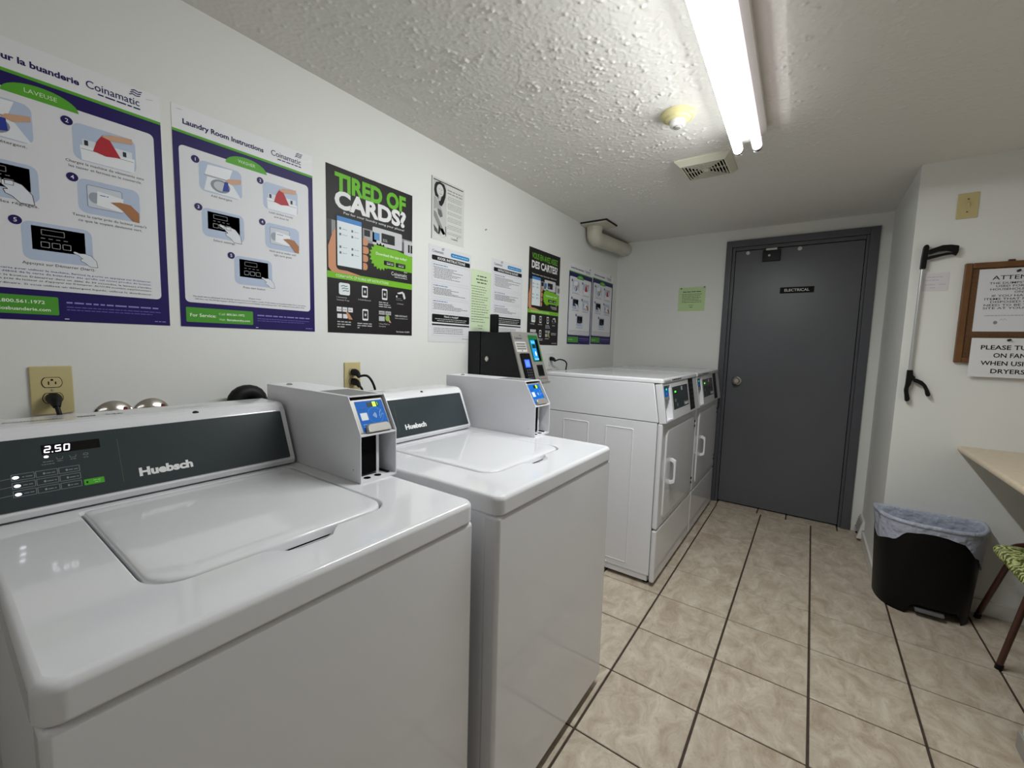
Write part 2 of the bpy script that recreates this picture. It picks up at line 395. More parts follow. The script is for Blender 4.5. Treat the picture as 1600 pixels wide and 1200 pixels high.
YEL = mat('aged_cream_plastic', '#d9cf9a', .45)
t = thing('heat_detector', 'round yellowed heat detector on the ceiling left of the light', 'detector', (1.02, -1.975, H))
MB().lathe([(0, 0), (.067, 0), (.067, .01), (.058, .017), (.05, .017), (.047, .024), (.036, .027), (0, .027)], (1.02, -1.975, H), (0, 0, -1), YEL, 36).build('base', t)
MB().lathe([(0, .026), (.031, .026), (.029, .045), (.024, .05), (0, .05)], (1.02, -1.975, H), (0, 0, -1), PLASTIC, 28).build('sensor_head', t)
MB().lathe([(0, .049), (.014, .05), (.013, .055), (0, .056)], (1.02, -1.975, H), (0, 0, -1), mat('dull_disc', '#8d8a84', .5), 18).build('heat_disc', t)

# exhaust fan grille
t = thing('exhaust_vent', 'square cream exhaust fan grille on the ceiling beyond the light', 'vent', (1.02, -1.41, H))
CREAM = mat('cream_plastic', '#d5d1bf', .45)
cx, cy = 1.02, -1.41
def sq(h, z): return [(cx-h, cy-h, z), (cx+h, cy-h, z), (cx+h, cy+h, z), (cx-h, cy+h, z)]
mb = MB(); mb.loft([sq(.128, H), sq(.128, H-.008), sq(.104, H-.03), sq(.098, H-.03), sq(.098, H-.012)], CREAM); mb.build('frame', t, 20)
MB().box(cx-.1, cx+.1, cy-.1, cy+.1, H-.006, H-.004, DARK).build('duct_opening', t)
for i in range(6):
    h = .091-.0145*i; wdt = .0042
    mb = MB()
    for (a, b, c, d) in ((-h, h, -h, -h+wdt), (-h, h, h-wdt, h), (-h, -h+wdt, -h+wdt, h-wdt), (h-wdt, h, -h+wdt, h-wdt)): mb.box(cx+a, cx+b, cy+c, cy+d, H-.030, H-.0265, CREAM)
    mb.build('louvre', t, smooth=False)
for sx, sy, wx, wy in ((0, 1, .004, .09), (0, -1, .004, .09), (1, 0, .09, .004), (-1, 0, .09, .004)): MB().box(cx+sx*.055-wx/2, cx+sx*.055+wx/2, cy+sy*.055-wy/2, cy+sy*.055+wy/2, H-.0265, H-.02, CREAM).build('rib', t, smooth=False)
MB().box(cx-.012, cx+.012, cy-.012, cy+.012, H-.031, H-.02, CREAM, .002).build('centre_cap', t)

# pipe from the ceiling into the back wall
PVC = mat('aged_white_pvc', '#cfcbbb', .45, noise=(9, 3), color2='#c6c1b0')
px, pz = .072, 2.138
t = thing('vent_pipe', 'cream plastic pipe elbow running from a ceiling plate into the back wall corner', 'pipe', (px, -.69, H))
mb = MB(); mb.box(.004, .215, -.80, -.60, H-.02, H-.011, PVC, .003); pl = mb.build('flange_plate', t)
MB().box(.004, .222, -.806, -.595, H-.0115, H-.0005, mat('gap_shade_black', '#17171a', .7), .003).build('gap_shade', pl)  # dark sheet standing in for the shade in the gap above the plate
r = .057; mb = MB(); mb.tube([(px, -.69, H-.019), (px, -.69, H-.05)], r+.004, PVC, 28); mb.build('collar', t)
P = [(px, -.69, H-.045), (px, -.69, H-.07)]
for a in (22, 45, 68, 90): P.append((px, -.69+.055*(1-math.cos(math.radians(a))), H-.07-.03*math.sin(math.radians(a))))
mb = MB(); mb.tube(P, r+.002, PVC, 28); mb.build('elbow', t, 30)
mb = MB(); mb.tube([(px, -.635, H-.098), (px, -.4, H-.085), (px, -.001, H-.062)], r, PVC, 28); mb.build('pipe', t)

# ================================================================== FURNITURE AND FIXTURES, RIGHT SIDE
# counter
LAM = mat('beige_laminate', '#d9c8ae', .32, noise=(60, 4), color2='#d2bfa3')
t = thing('counter', 'beige laminate counter along the right side above the green stool', 'counter', (2.45, -1.75, .797))
mb = MB(); cp = [(2.163, .800), (2.165, .797), (2.165, .797)]
mb.prism([(2.170, RY-.001, .797), (EX-.001, RY-.001, .797), (EX-.001, RY-.001, .823), (2.176, RY-.001, .823), (2.168, RY-.001, .8185), (2.165, RY-.001, .812), (2.165, RY-.001, .803)], (0, -2.4, 0), LAM); mb.build('worktop', t, 50)
mb = MB(); mb.box(2.187, EX-.01, -2.3, -1.83, 0.0, .797, mat('white_panel', '#d8d7d4', .45), .004); pn = mb.build('support_panel', t)
MB().box(2.178, EX-.02, -2.302, -1.822, 0, .06, mat('grey_vinyl', '#9b9891', .5), .004).build('vinyl_base', pn)
# waste bin
BIN = mat('black_bin_plastic', '#060607', .45, spec=.22, bump=(300, .05, .0006))
LIN = mat('liner_film', '#b9bfd0', .3, alpha=.86, spec=.5, bump=(22, 1.0, .02))
bc = (2.078, -.878)
def dshape(hw, dp, n=40, back=0):
    """D outline: flat back towards the wall, bulging front (towards -y); t from back left round the front to back right"""
    P = []
    for i in range(n+1):
        a = math.pi*(1+i/n); ca, sa = math.cos(a), math.sin(a)
        P.append((bc[0]+hw*math.copysign(abs(ca)**.62, ca), bc[1]-back+(dp-back)*math.copysign(abs(sa)**.8, sa)))
    for i in range(1, 8): P.append((bc[0]+hw-2*hw*i/8, bc[1]-back))
    return P
t = thing('waste_bin', 'black pedal waste bin with a clear grey liner against the wall', 'bin', (bc[0], bc[1]-.1, 0))
ND = 40; loops = []
def hz(z): return .178+.022*z/.45, .208+.02*z/.45
def footz(i):
    f = i/ND
    if i > ND: return 0
    return .058*max(0, min(1, (.135-abs(f-.56))/.03))
base = dshape(*hz(0), ND); loops.append([(x, y, footz(i)) for i, (x, y) in enumerate(base)])
for z in (.08, .2, .32, .44, .452):
    loops.append([(x, y, z) for x, y in dshape(*hz(z), ND)])
inn = [[(x, y, z) for x, y in dshape(hz(z)[0]-.003, hz(z)[1]-.003, ND, .003)] for z in (.452, .2, .07)]
mb = MB(); mb.loft(loops+inn, BIN, False, True); body = mb.build('body', t, 50)
mb = MB(); mb.box(bc[0]-.038, bc[0]+.066, -1.092, -1.0, .026, .042, mat('grey_pedal', '#6a6a6d', .4), .004); mb.build('pedal', t)
def hem(i):
    f = i/ND
    if i > ND: return .36
    pts = [(0, .40), (.05, .35), (.10, .325), (.3, .355), (.42, .415), (.5, .425), (.58, .41), (.72, .34), (.86, .27), (.93, .25), (1, .33)]
    for (a, b), (c, d) in zip(pts[:-1], pts[1:]):
        if f <= c: u = (f-a)/(c-a); u = u*u*(3-2*u); return b+(d-b)*u
    return .33
rd = random.Random(4); wob = [rd.uniform(-1, 1) for _ in range(60)]
L = []
for q in (0, .35, .7, 1):
    row = []
    for i in range(len(base)):
        zt = .452; zb = hem(i); z = zb+(zt-zb)*q; h = hz(z); P = dshape(h[0]+.005+.003*wob[i]*(1-q), h[1]+.005+.003*wob[i]*(1-q), ND, -.003)[i]; row.append((P[0], P[1], z))
    L.append(row)
for e, z in ((.010, .453), (.012, .459), (.009, .466), (.001, .469), (-.006, .466), (-.010, .458)): L.append([(x, y, z) for x, y in dshape(hz(.452)[0]+e, hz(.452)[1]+e, ND, -e*.6)])
for e, z in ((-.013, .42), (-.018, .36), (-.021, .29), (-.024, .22), (-.035, .13)): L.append([(x+.006*wob[(i*3) % 60], y+.006*wob[(i*7+3) % 60]*(1 if i <= ND else .3), z) for i, (x, y) in enumerate(dshape(hz(z)[0]+e, hz(z)[1]+e, ND, -e))])
mb = MB(); mb.loft(L, LIN, False, True); mb.build('liner', t, 60)

# stool
SEAT = bpy.data.materials.new('palm_leaf_vinyl'); SEAT.use_nodes = True
nt = SEAT.node_tree; b = nt.nodes['Principled BSDF']; tc = nt.nodes.new('ShaderNodeTexCoord'); wv = nt.nodes.new('ShaderNodeTexWave'); rp = nt.nodes.new('ShaderNodeValToRGB')
mp = nt.nodes.new('ShaderNodeMapping'); mp.inputs['Rotation'].default_value = (0, 0, .9); nt.links.new(tc.outputs['Object'], mp.inputs[0]); nt.links.new(mp.outputs[0], wv.inputs['Vector'])
wv.inputs['Scale'].default_value = 13; wv.inputs['Distortion'].default_value = 16; wv.inputs['Detail'].default_value = 4; wv.inputs['Detail Scale'].default_value = 1.6
e = rp.color_ramp.elements; e[0].position = .1; e[0].color = lin('#46511f'); e[1].position = .8; e[1].color = lin('#d2d695'); el = e.new(.45); el.color = lin('#8b9a42')
nt.links.new(wv.outputs['Color'], rp.inputs[0]); nt.links.new(rp.outputs[0], b.inputs['Base Color']); b.inputs['Roughness'].default_value = .4
BROWN = mat('brown_enamel_tube', '#4a2a22', .35)
t = thing('stool', 'stool with green leaf-patterned vinyl seat and brown metal legs beside the bin', 'stool', (2.44, -1.29, 0))
mb = MB(); lp = []
for ins, z in ((.012, .412), (.002, .418), (0, .43), (.003, .442), (.02, .452), (.06, .457)): lp.append(at_z(rrect(2.25+ins, 2.63-ins, -1.5+ins, -1.095-ins, .055-ins*.5, 6), z))
mb.loft(lp, SEAT, True, True); mb.build('seat', t, 60)
mb = MB()
for (a, b_) in (((2.315, -1.13), (2.292, -.906)), ((2.31, -1.37), (2.257, -1.346)), ((2.565, -1.13), (2.588, -.906)), ((2.57, -1.37), (2.623, -1.346))):
    l = MB().tube([(a[0], a[1], .412), (b_[0], b_[1], .012)], .0105, BROWN, 12).build('leg', t)
    MB().tube([(b_[0]+(a[0]-b_[0])*.04, b_[1]+(a[1]-b_[1])*.04, .022), (b_[0], b_[1], 0)], .0125, RUBBER, 12).build('foot', l)
mb = MB(); arc = []
for i in range(13):
    q = math.pi*i/12; arc.append((2.44-.125*math.cos(q), -1.09+.085*math.sin(q), .405+.035*math.sin(q)))
mb.tube([(2.31, -1.37, .405)]+arc+[(2.57, -1.37, .405)], .0105, BROWN, 12); mb.build('seat_frame', t)

# register on the return wall
t = thing('wall_register', 'small white baseboard air register in the corner by the door', 'vent', (RX, -.12, .02))
MB().prism([(RX-.013, -.215, .02), (RX-.04, -.215, .022), (RX-.014, -.215, .145), (RX-.0005, -.215, .145), (RX-.0005, -.215, .08), (RX-.013, -.215, .08)], (0, .19, 0), TRIMW, .003).build('frame', t)
for i in range(5):
    f = .25+.13*i; x = RX-.04+.026*f; z = .022+.123*f
    MB().prism([(x-.003, -.195, z), (x-.0045, -.195, z+.007), (x+.004, -.195, z+.009), (x+.004, -.195, z)], (0, .15, 0), mat('register_grey', '#8f8d88', .5)).build('louvre', t, smooth=False)
MB().box(RX-.045, RX-.035, -.2, -.185, .05, .062, BLACK, .002).build('damper_lever', t)

# light switch on the right wall
FY = RY
def vplate(name, label, cat, o, W, Hh, m=ALMOND):
    pass
t = thing('light_switch', 'almond toggle light switch high on the right wall', 'light switch', (2.094, FY, 1.99))
MB().box(2.057, 2.131, FY-.006, FY, 1.93, 2.049, ALMOND, .003).build('cover_plate', t)
MB().box(2.086, 2.102, FY-.009, FY-.005, 1.978, 2.002, ALMOND, .001).build('toggle_surround', t)
MB().prism([(2.0895, FY-.006, 1.987), (2.0985, FY-.006, 1.987), (2.0985, FY-.018, 1.999), (2.0895, FY-.018, 1.999)], (0, .004, .006), ALMOND, .001).build('toggle', t)
for z in (1.96, 2.02): MB().lathe([(0, 0), (.0035, 0), (.003, .0015), (0, .002)], (2.094, FY-.006, z), (0, -1, 0), mat('brown_screw', '#5b4a35', .5), 10).build('screw', t)

# reacher grabber
t = thing('reacher_grabber', 'black and silver reacher grabber hanging on the right wall', 'grabber', (1.953, FY-.02, 1.4))
gy0 = FY-.034; gd = (0, .022, 0)
def gp(pts, z=0): return [(x, gy0, zz) for x, zz in pts]
MB().prism(gp([(1.947, 1.697), (1.969, 1.697), (1.970, 1.735), (1.972, 1.78), (1.973, 1.806), (1.968, 1.816), (1.957, 1.816), (1.951, 1.806), (1.948, 1.75)]), gd, BLACK, .004).build('head', t)
hd = MB().prism(gp([(1.97, 1.788), (1.99, 1.797), (2.02, 1.808), (2.05, 1.807), (2.078, 1.800), (2.0785, 1.772), (2.066, 1.768), (2.04, 1.78), (2.01, 1.779), (1.985, 1.770), (1.971, 1.768)]), gd, BLACK, .004).build('handle', t)
MB().prism(gp([(1.971, 1.742), (2.0, 1.749), (2.03, 1.757), (2.058, 1.760), (2.071, 1.752), (2.0785, 1.772), (2.066, 1.768), (2.04, 1.7705), (2.0, 1.763), (1.971, 1.757)]), (0, .016, 0), BLACK, .003).build('trigger', t)
MB().tube([(1.957, FY-.023, 1.70), (1.9535, FY-.023, 1.18)], .0068, mat('anodised_rod', '#c6c6c6', .3, metal=.7), 14).build('rod', t)
MB().prism(gp([(1.9435, 1.19), (1.966, 1.19), (1.968, 1.165), (1.978, 1.155), (1.974, 1.143), (1.966, 1.135), (1.963, 1.115), (1.957, 1.10), (1.957, 1.08), (1.964, 1.05), (1.966, 1.038), (1.958, 1.026), (1.948, 1.03), (1.944, 1.06), (1.940, 1.085), (1.943, 1.12)]), gd, BLACK, .003).build('fixed_jaw', t)
MB().prism(gp([(1.968, 1.15), (1.985, 1.147), (2.005, 1.137), (2.021, 1.118), (2.031, 1.095), (2.040, 1.072), (2.037, 1.061), (2.026, 1.060), (2.021, 1.072), (2.017, 1.092), (2.008, 1.11), (1.992, 1.122), (1.972, 1.13)]), (0, .018, 0), BLACK, .003).build('moving_jaw', t)
mb = MB(); mb.tube([(1.962, FY-.022, 1.79), (1.962, FY-.0005, 1.79)], .004, STEEL, 10); mb.build('wall_peg', t)

# cork board with notices and pins
WOOD = mat('oak_frame', '#63401f', .4, noise=(22, 5), color2='#704a24')
CORK = mat('cork', '#573b22', .8, noise=(180, 5), color2='#6b4a2a', bump=(300, .4, .002))
t = thing('cork_board', 'oak framed cork notice board on the right wall', 'notice board', (2.4, FY, 1.24))
bx0, bx1, bz0, bz1 = 2.109, 2.72, 1.236, 1.713
MB().box(bx0+.02, bx1-.02, FY-.012, FY-.001, bz0+.02, bz1-.02, CORK).build('cork_panel', t, smooth=False)
fw = .026
for a in ((bx0, bx0+fw, bz0, bz1), (bx1-fw, bx1, bz0, bz1), (bx0+fw, bx1-fw, bz1-fw, bz1), (bx0+fw, bx1-fw, bz0, bz0+fw)):
    MB().box(a[0], a[1], FY-.022, FY-.0005, a[2], a[3], WOOD, .004).build('frame_rail', t)
MB().box(2.25, 2.272, FY-.012, FY, 1.708, 1.722, mat('dark_red_hanger', '#4a1f1c', .5), .002).build('hanger', t)
s = sheet_thing('notice', 'white dumpster notice headed ATTENTION pinned on the cork board', 'notice', (2.160, FY-.0125, 1.388), (1, 0, 0), (0, 0, 1), .29, .293, '#dcdce0')
s.part('heading').text('ATTENTION', .145, .242, .0185, '#1a1a1c', w=.2, al='c', bold=.004).part('lettering')
for i, (ln, v, wd) in enumerate((('THE DUMPSTER IS TO BE', .2215, .215), ('USED FOR BAGGED', .2075, .17), ('HOUSEHOLD GARBAGE', .193, .205), ('ONLY.', .179, .05), ('IF YOU HAVE LARGE', .1625, .19), ('ITEMS THAT NEED TO BE', .148, .235), ('DISPOSED OF, THEY', .134, .195), ('NEED TO BE TAKEN OFF', .119, .235), ('SITE AT YOUR EXPENSE', .105, .24))):
    s.text(ln, .145, v, .0092, '#2a2a2e', w=wd, al='c', bold=.006)
s.part('small_print').greek(.035, .27, .074, .003, '#55555a').part('smudge').ell(.072, .042, .007, .008, '#8a8a90', 1, 14).part('pencil_mark').line([(.085, .052), (.09, .06), (.096, .052), (.1, .061), (.108, .053)], .001, '#8a8a90').flush()
s = sheet_thing('notice', 'white notice reading PLEASE TURN ON FAN pinned below the ATTENTION notice', 'notice', (2.160, FY-.0245, 1.172), (1, 0, 0), (0, 0, 1), .29, .185, '#e2e2e4')
s.part('lettering')
for ln, v, wd in (('PLEASE TURN', .131, .19), ('ON FAN', .094, .103), ('WHEN USING', .057, .18), ('DRYERS', .0195, .109)): s.text(ln, .129, v, .0195, '#161618', w=wd, al='c', bold=.018)
s.flush()
for nm, c, (x, z), y in (('navy push pin at the top of the ATTENTION notice', '#15151d', (2.283, 1.666), FY-.0138), ('black push pin at the top of the PLEASE TURN ON FAN notice', '#101014', (2.279, 1.347), FY-.0258)):
    t = thing('push_pin', nm, 'push pin', (x, y, z), 'push pins on the cork board')
    MB().lathe([(0, 0), (.0055, 0), (.0055, .002), (.003, .004), (.003, .009), (.0048, .012), (.004, .0135), (0, .014)], (x, y, z), (.25, -1, .2), mat('pin_'+c[1:], c, .3), 14).build('head', t)
    MB().tube([(x+.0, y-.0002, z), (x+.004, y-.006, z-.006)], .0007, STEEL, 6).build('point', t)
s = sheet_thing('note_card', 'small white handwritten card behind the reacher grabber', 'note', (1.963, FY-.0005, 1.59), (1, 0, 0), (0, 0, 1), .098, .088, '#d9d6da')
s.part('handwriting')
for v, a, b_ in ((.067, .02, .075), (.052, .013, .062), (.03, .013, .05), (.03, .065, .088), (.014, .033, .055)): s.greek(a, b_, v, .0035, '#a29fb0')
s.flush()

# ================================================================== WASHERS
F, Y0, W, ZT = .945, -3.785, .67, .913
def slope_sheet(root, xa, za, xb, zb, y): return Sheet(root, (xa, y, za), (0, 1, 0), (xb-xa, 0, zb-za))
def build_washer():
    t = thing('washing_machine', 'nearest white top-loading washer with its display showing 2.50', 'washing machine', (F-.35, Y0+W/2, 0), 'top-loading washers along the left wall')
    MB().box(F-.69, F-.03, Y0+.006, Y0+W-.006, .05, .8655, WHITE_SIDE, .006).build('cabinet', t)
    MB().box(F-.05, F-.003, Y0+.003, Y0+W-.003, .035, .8642, WHITE, .010, 4).build('front_panel', t)
    MB().box(F-.66, F-.055, Y0+.03, Y0+W-.03, .018, .055, DARK).build('base_frame', t, smooth=False)
    for x in (F-.1, F-.6):
        for y in (Y0+.07, Y0+W-.07): MB().lathe([(0, 0), (.022, 0), (.02, .012), (.008, .014), (.008, .03), (0, .03)], (x, y, 0), (0, 0, 1), RUBBER, 14).build('leg', t)
    # top panel with lid opening
    xb, xf, ya, yb = F-.70, F, Y0, Y0+W
    out = []
    for ins, z in ((.006, .8655), (.001, .867), (0, .870), (0, .9005), (.0008, .9050), (.0030, .9095), (.0065, .9122), (.011, ZT)): out.append(at_z(rrect(xb+ins, xf-ins, ya+ins, yb-ins, .026-ins*.6, 6), z))
    mb = MB(); mb.loft(out, WHITE, True, False)
    oxb, oxf, oya, oyb = F-.560, F-.124, Y0+.122, Y0+.535
    def opening(g, bump):
        R = rrect(oxb+g, oxf-g, oya+g, oyb-g, (.012, .055, .055, .012), 7)
        # points 8..15 front-left corner (x1,y0), 16..23 front-right; insert the finger notch between
        a, b_ = R[:16], R[16:]
        nx = oxf-g
        mid = [(nx, Y0+.27), (nx+bump*.35, Y0+.283), (nx+bump*.85, Y0+.298), (nx+bump, Y0+.315), (nx+bump, Y0+.36), (nx+bump*.85, Y0+.377), (nx+bump*.35, Y0+.392), (nx, Y0+.405)]
        return a+mid+b_
    rim = [at_z(opening(-.003, .034), ZT), at_z(opening(-.001, .034), ZT-.001), at_z(opening(0, .032), ZT-.004), at_z(opening(.001, .012), ZT-.014), at_z(opening(.002, .0), ZT-.017)]
    mb.flat(out[-1], [rim[0]], WHITE, (0, 0, 1)); mb.loft(rim[::-1], WHITE)
    mb.flat(at_z(opening(.001, 0), ZT-.0175), [], DARK, (0, 0, 1)); mb.build('top_panel', t, 40)
    def lidloop(g): return rrect(oxb+g, oxf-g, oya+g, oyb-g, (.01, .052, .052, .01), 7)
    L = [at_z(lidloop(g), z) for g, z in ((.0045, ZT-.0155), (.0045, ZT-.004), (.006, ZT-.0005), (.009, ZT+.0015), (.016, ZT+.003), (.04, ZT+.004))]
    mb = MB(); mb.loft(L, WHITE, True, True); mb.build('lid', t, 40)
    # console
    k = lambda pts: [(F+a, Y0+.010, z) for a, z in pts]
    xa, za, xb2, zb = F-.577, .935, F-.629, 1.058
    prof = [(-.590, .9135), (-.577, .918), (-.573, .930), (-.6265, 1.062), (-.634, 1.073), (-.645, 1.0805), (-.66, 1.083), (-.76, 1.083), (-.775, 1.08), (-.785, 1.07), (-.785, .9), (-.70, .9), (-.70, .9135)]
    mb = MB(); mb.prism(k(prof), (0, .548, 0), WHITE, .0022, 2); mb.build('console', t, 30)
    sh = slope_sheet(t, xa, za, xb2, zb, Y0)
    nrm = sh.N
    mb = MB(); u0, u1 = .018, .545
    q = [sh.o+sh.U*u+sh.V*v+nrm*.0018 for u, v in rrect(u0, u1, .0, .1345, .004, 3)]
    mb.prism(q, nrm*.0022, PANEL); cp = mb.build('control_panel', t, smooth=False)
    p = Sheet(cp, sh.o+nrm*.0041, sh.U, sh.V)
    def lab(ob, txt): ob['label'] = txt
    p.part('display', cp).rect(.085, .0988, .168, .1178, GLASSBLK, 1); p.flush()
    DIG = mat('lit_digits', '#ffffff', .5, emit='#f4f0ff', strength=2.2)
    p.part('digits', cp)
    def seg7(u, v, h, on):
        wd = h*.60; th = h*.155; sl = .12
        S = {'a': (0, h, wd, h), 'b': (wd, h, wd, h/2), 'c': (wd, h/2, wd, 0), 'd': (0, 0, wd, 0), 'e': (0, 0, 0, h/2), 'f': (0, h/2, 0, h), 'g': (0, h/2, wd, h/2)}
        for c in on:
            a, b_, c2, d = S[c]; p.line([(u+a+sl*b_, v+b_), (u+c2+sl*d, v+d)], th, DIG, 3)
    h = .0115
    seg7(.0890, .1025, h, 'abged'); p.ell(.0995, .1022, .0011, .0011, DIG, 3, 8); seg7(.1035, .1025, h, 'afgcd'); seg7(.1155, .1025, h, 'abcdef'); p.flush()
    p.part('indicator_light', cp).ell(.0903, .0938, .0032, .0024, DIG, 2).ell(.0485, .0620, .0042, .0028, DIG, 3).ell(.0495, .0460, .0042, .0028, DIG, 3).ell(.0495, .0300, .0042, .0028, DIG, 3); p.flush()
    G = '#8f9699'
    p.part('cycle_icon', cp)
    for u in (.108, .1265): p.line([(u-.0045, .0905), (u-.0035, .086), (u+.0035, .086), (u+.0045, .0905)], .0006, G).greek(u-.004, u+.004, .082, .0016, G)
    p.ell(.145, .089, .0038, .0026, G, 1).ell(.145, .089, .0030, .0019, PANEL, 2).greek(.141, .149, .082, .0016, G).greek(.085, .099, .0835, .0016, G).greek(.083, .102, .0785, .0016, G); p.flush()
    for r_ in range(3):
        for c in range(3):
            u = .0435+.0305*c; v = .0565-.0155*r_
            p.part('button', cp).frame(u, v, u+.0285, v+.0115, .0007, G, 1).greek(u+.013, u+.026, v+.0045, .0022, G, 1)
            if c: p.ell(u+.0105, v+.0055, .0017, .0022, G, 1, 8)
            p.flush()
        p.part('leader_line', cp).line([(.026, .0605-.0157*r_), (.0435, .0618-.0157*r_)], .0006, G).flush()
    p.part('start_button', cp).rr(.1365, .0245, .1665, .0365, .0012, mat('start_green', '#3f9a1c', .35, emit='#3f9a1c', strength=.1), 1).rect(.1395, .0285, .1425, .0325, '#10240a', 2).greek(.150, .162, .0315, .002, '#b8e09a', 2).greek(.152, .160, .0275, .002, '#b8e09a', 2); p.flush()['label'] = 'green start button'
    p.part('divider_line', cp).line([(.1955, .018), (.1955, .112)], .0007, '#5e6347').flush()
    p.part('brand_lettering', cp).text('Huebsch', .2225, .0235, .0165, '#e2e2e2', w=.098, bold=.048).flush()
    MB().lathe([(0, 0), (.0075, 0), (.0075, .0015), (.005, .002), (0, .002)], (F-.6395, Y0+.348, 1.0745), (.72, 0, .7), BLACK, 18).build('lock_plug', t)
    p = Sheet(t, (F-.69, Y0, 1.0833), (0, 1, 0), (-1, 0, 0)); p.part('number_marking')
    p.text('Coinamatic', .045, .006, .0125, '#4a4a4c', w=.085, bold=.012).text('888', .15, .006, .0125, '#2f2f31', w=.03, bold=.02).text('526', .195, .006, .0125, '#2f2f31', w=.03, bold=.02).greek(.31, .40, .012, .006, '#a8a8aa').flush()
    return t
w1 = build_washer()
w2 = copy_tree(w1, (.035, .7125, 0), 'second white top-loading washer, between the nearest washer and the dryers')

# ------------------------------------------------------------------ card payment housings on the washers
BLUE = mat('reader_blue', '#0a62bd', .5, spec=.12)
def contactless(p, u, v, sc, c, k=3):
    for i in range(4):
        r_ = sc*(.25+.25*i); P = [(u+r_*math.cos(math.radians(a)), v+r_*math.sin(math.radians(a))) for a in range(-40, 41, 16)]; p.line(P, sc*.11, c, k)
def build_meter():
    ya, yb = Y0+.570, Y0+.680; f = F
    t = thing('card_reader', 'white card payment housing with blue reader on the nearest washer', 'card reader', (f-.42, (ya+yb)/2, ZT), 'card payment housings on the washers')
    side = [(f-.755, .914), (f-.286, .914), (f-.286, 1.036), (f-.337, 1.1265), (f-.755, 1.1265)]
    lower = [(f-.70, ZT+.0003), (f-.286, ZT+.0003), (f-.286, 1.036), (f-.337, 1.1265), (f-.755, 1.1265), (f-.755, .93), (f-.70, .93)]
    for y in (ya, yb-.003): MB().prism([(x, y, z) for x, z in lower], (0, .003, 0), METER, .0008, 1).build('side_plate', t, smooth=False)
    MB().box(f-.755, f-.335, ya+.003, yb-.003, 1.1235, 1.1265, METER).build('top_plate', t, smooth=False)
    bt = MB().box(f-.70, f-.287, ya+.003, yb-.003, ZT+.0003, ZT+.006, METER).build('bottom_plate', t, smooth=False)
    for dy in (.03, .062): MB().lathe([(0, 0), (.009, 0), (.009, .0008), (0, .0009)], (f-.302, ya+dy, ZT+.006), (0, 0, 1), DARK, 18).build('bolt_hole', bt)
    MB().box(f-.755, f-.752, ya+.003, yb-.003, .93, 1.1235, METER).build('back_plate', t, smooth=False)
    MB().prism([(f-.36, ya+.003, 1.03), (f-.2865, ya+.003, 1.03), (f-.2865, ya+.003, 1.0345), (f-.36, ya+.003, 1.0345)], (0, yb-ya-.006, 0), METER).build('shelf', t, smooth=False)
    MB().box(f-.322, f-.317, ya+.003, ya+.068, .926, 1.03, DARK).build('coin_door', t, smooth=False)
    MB().box(f-.345, f-.316, ya+.0685, ya+.077, .919, 1.03, METER, .001).build('inner_flange', t)
    MB().box(f-.34, f-.30, yb-.020, yb-.012, .919, .923, BLACK, .001).build('latch', t)
    MB().lathe([(0, 0), (.009, 0), (.0085, .002), (.005, .0045), (0, .005)], (f-.69, ya+.035, 1.1265), (0, 0, 1), CHROME, 16).build('top_screw', t)
    MB().lathe([(0, 0), (.002, 0), (.002, .001), (0, .001)], (f-.315, ya, .944), (0, -1, 0), STEEL, 8).build('rivet', t)
    p = Sheet(t, (f-.50, ya+.003, 1.1266), (0, 1, 0), (-1, 0, 0)); p = Sheet(t, (f-.345, ya+.012, 1.1266), (0, 1, 0), (-1, 0, 0))
    p.part('mesh_sticker').rect(0, 0, .086, .14, mat('grey_mesh', '#8d8d8b', .6, noise=(500, 1), color2='#6f6f6e'), 1).flush()
    # reader unit, tilted parallel to the opening
    a = Vector((f-.286, 0, 1.036)); b_ = Vector((f-.337, 0, 1.1265)); V = (b_-a).normalized(); U = Vector((0, 1, 0)); N = U.cross(V)
    o = a+Vector((0, ya+.005, 0))+V*.004-N*.008; wd = yb-ya-.010
    mb = MB(); mb.prism([o-N*.03, o+U*wd-N*.03, o+U*wd+V*.093-N*.03, o+V*.093-N*.03], N*.03, SILVER, .004); rd_ = mb.build('reader_body', t)
    p = Sheet(rd_, o, U, V)
    p.part('blue_label', rd_).rr(.012, .004, .094, .086, .003, BLUE, 1).frame(.012, .004, .094, .086, .0004, '#3f8fd8', 2)
    contactless(p, .052, .0445, .012, '#bfe0f5'); p.line([(.073+.0*i, .04) for i in range(2)]+[(.077, .052), (.083, .058)], .0008, '#bfe0f5', 3).line([(.073, .035), (.082, .047), (.088, .044)], .0008, '#9cc9e8', 3)
    P = [(.062+.022*math.cos(math.radians(q)), .0445+.022*math.sin(math.radians(q))) for q in range(0, 361, 20)]; p.line(P, .0005, '#6aa9dd', 3)
    p.rr(.018, .034, .038, .054, .001, '#d9dde2', 3).greek(.02, .04, .063, .0022, '#0b3f7a', 3).greek(.018, .03, .022, .002, '#9cc9e8', 3).greek(.018, .028, .016, .002, '#9cc9e8', 3); p.flush()
    p.part('display', rd_).rect(.046, .0685, .082, .0815, '#15221a', 3)
    LIME = mat('lime_digits', '#b6ff2a', .5, emit='#a8f21a', strength=1.6)
    p.rect(.0625, .0685, .072, .0815, LIME, 4).text('0', .0672, .071, .0085, '#2f7a10', w=.004, al='c', bold=.02, k=5).text('1', .077, .071, .0085, mat('green_digit', '#46e03a', .5, emit='#46e03a', strength=1.2), al='c', k=5); p.flush()
    mb = MB(); L = [[o+U*u+V*v+N*d for u, v in rrect(.02+i, .092-i, -.001, .022-i, (.002, .002, .012, .012), 5)] for i, d in ((0, 0), (0, .006), (.0025, .009))]
    mb.loft(L, SILVER, False, True); mb.build('card_rest', rd_, 40)
    return t
m1 = build_meter()
m2 = copy_tree(m1, (.040, .735, 0), 'white card payment housing with blue reader on the second washer')

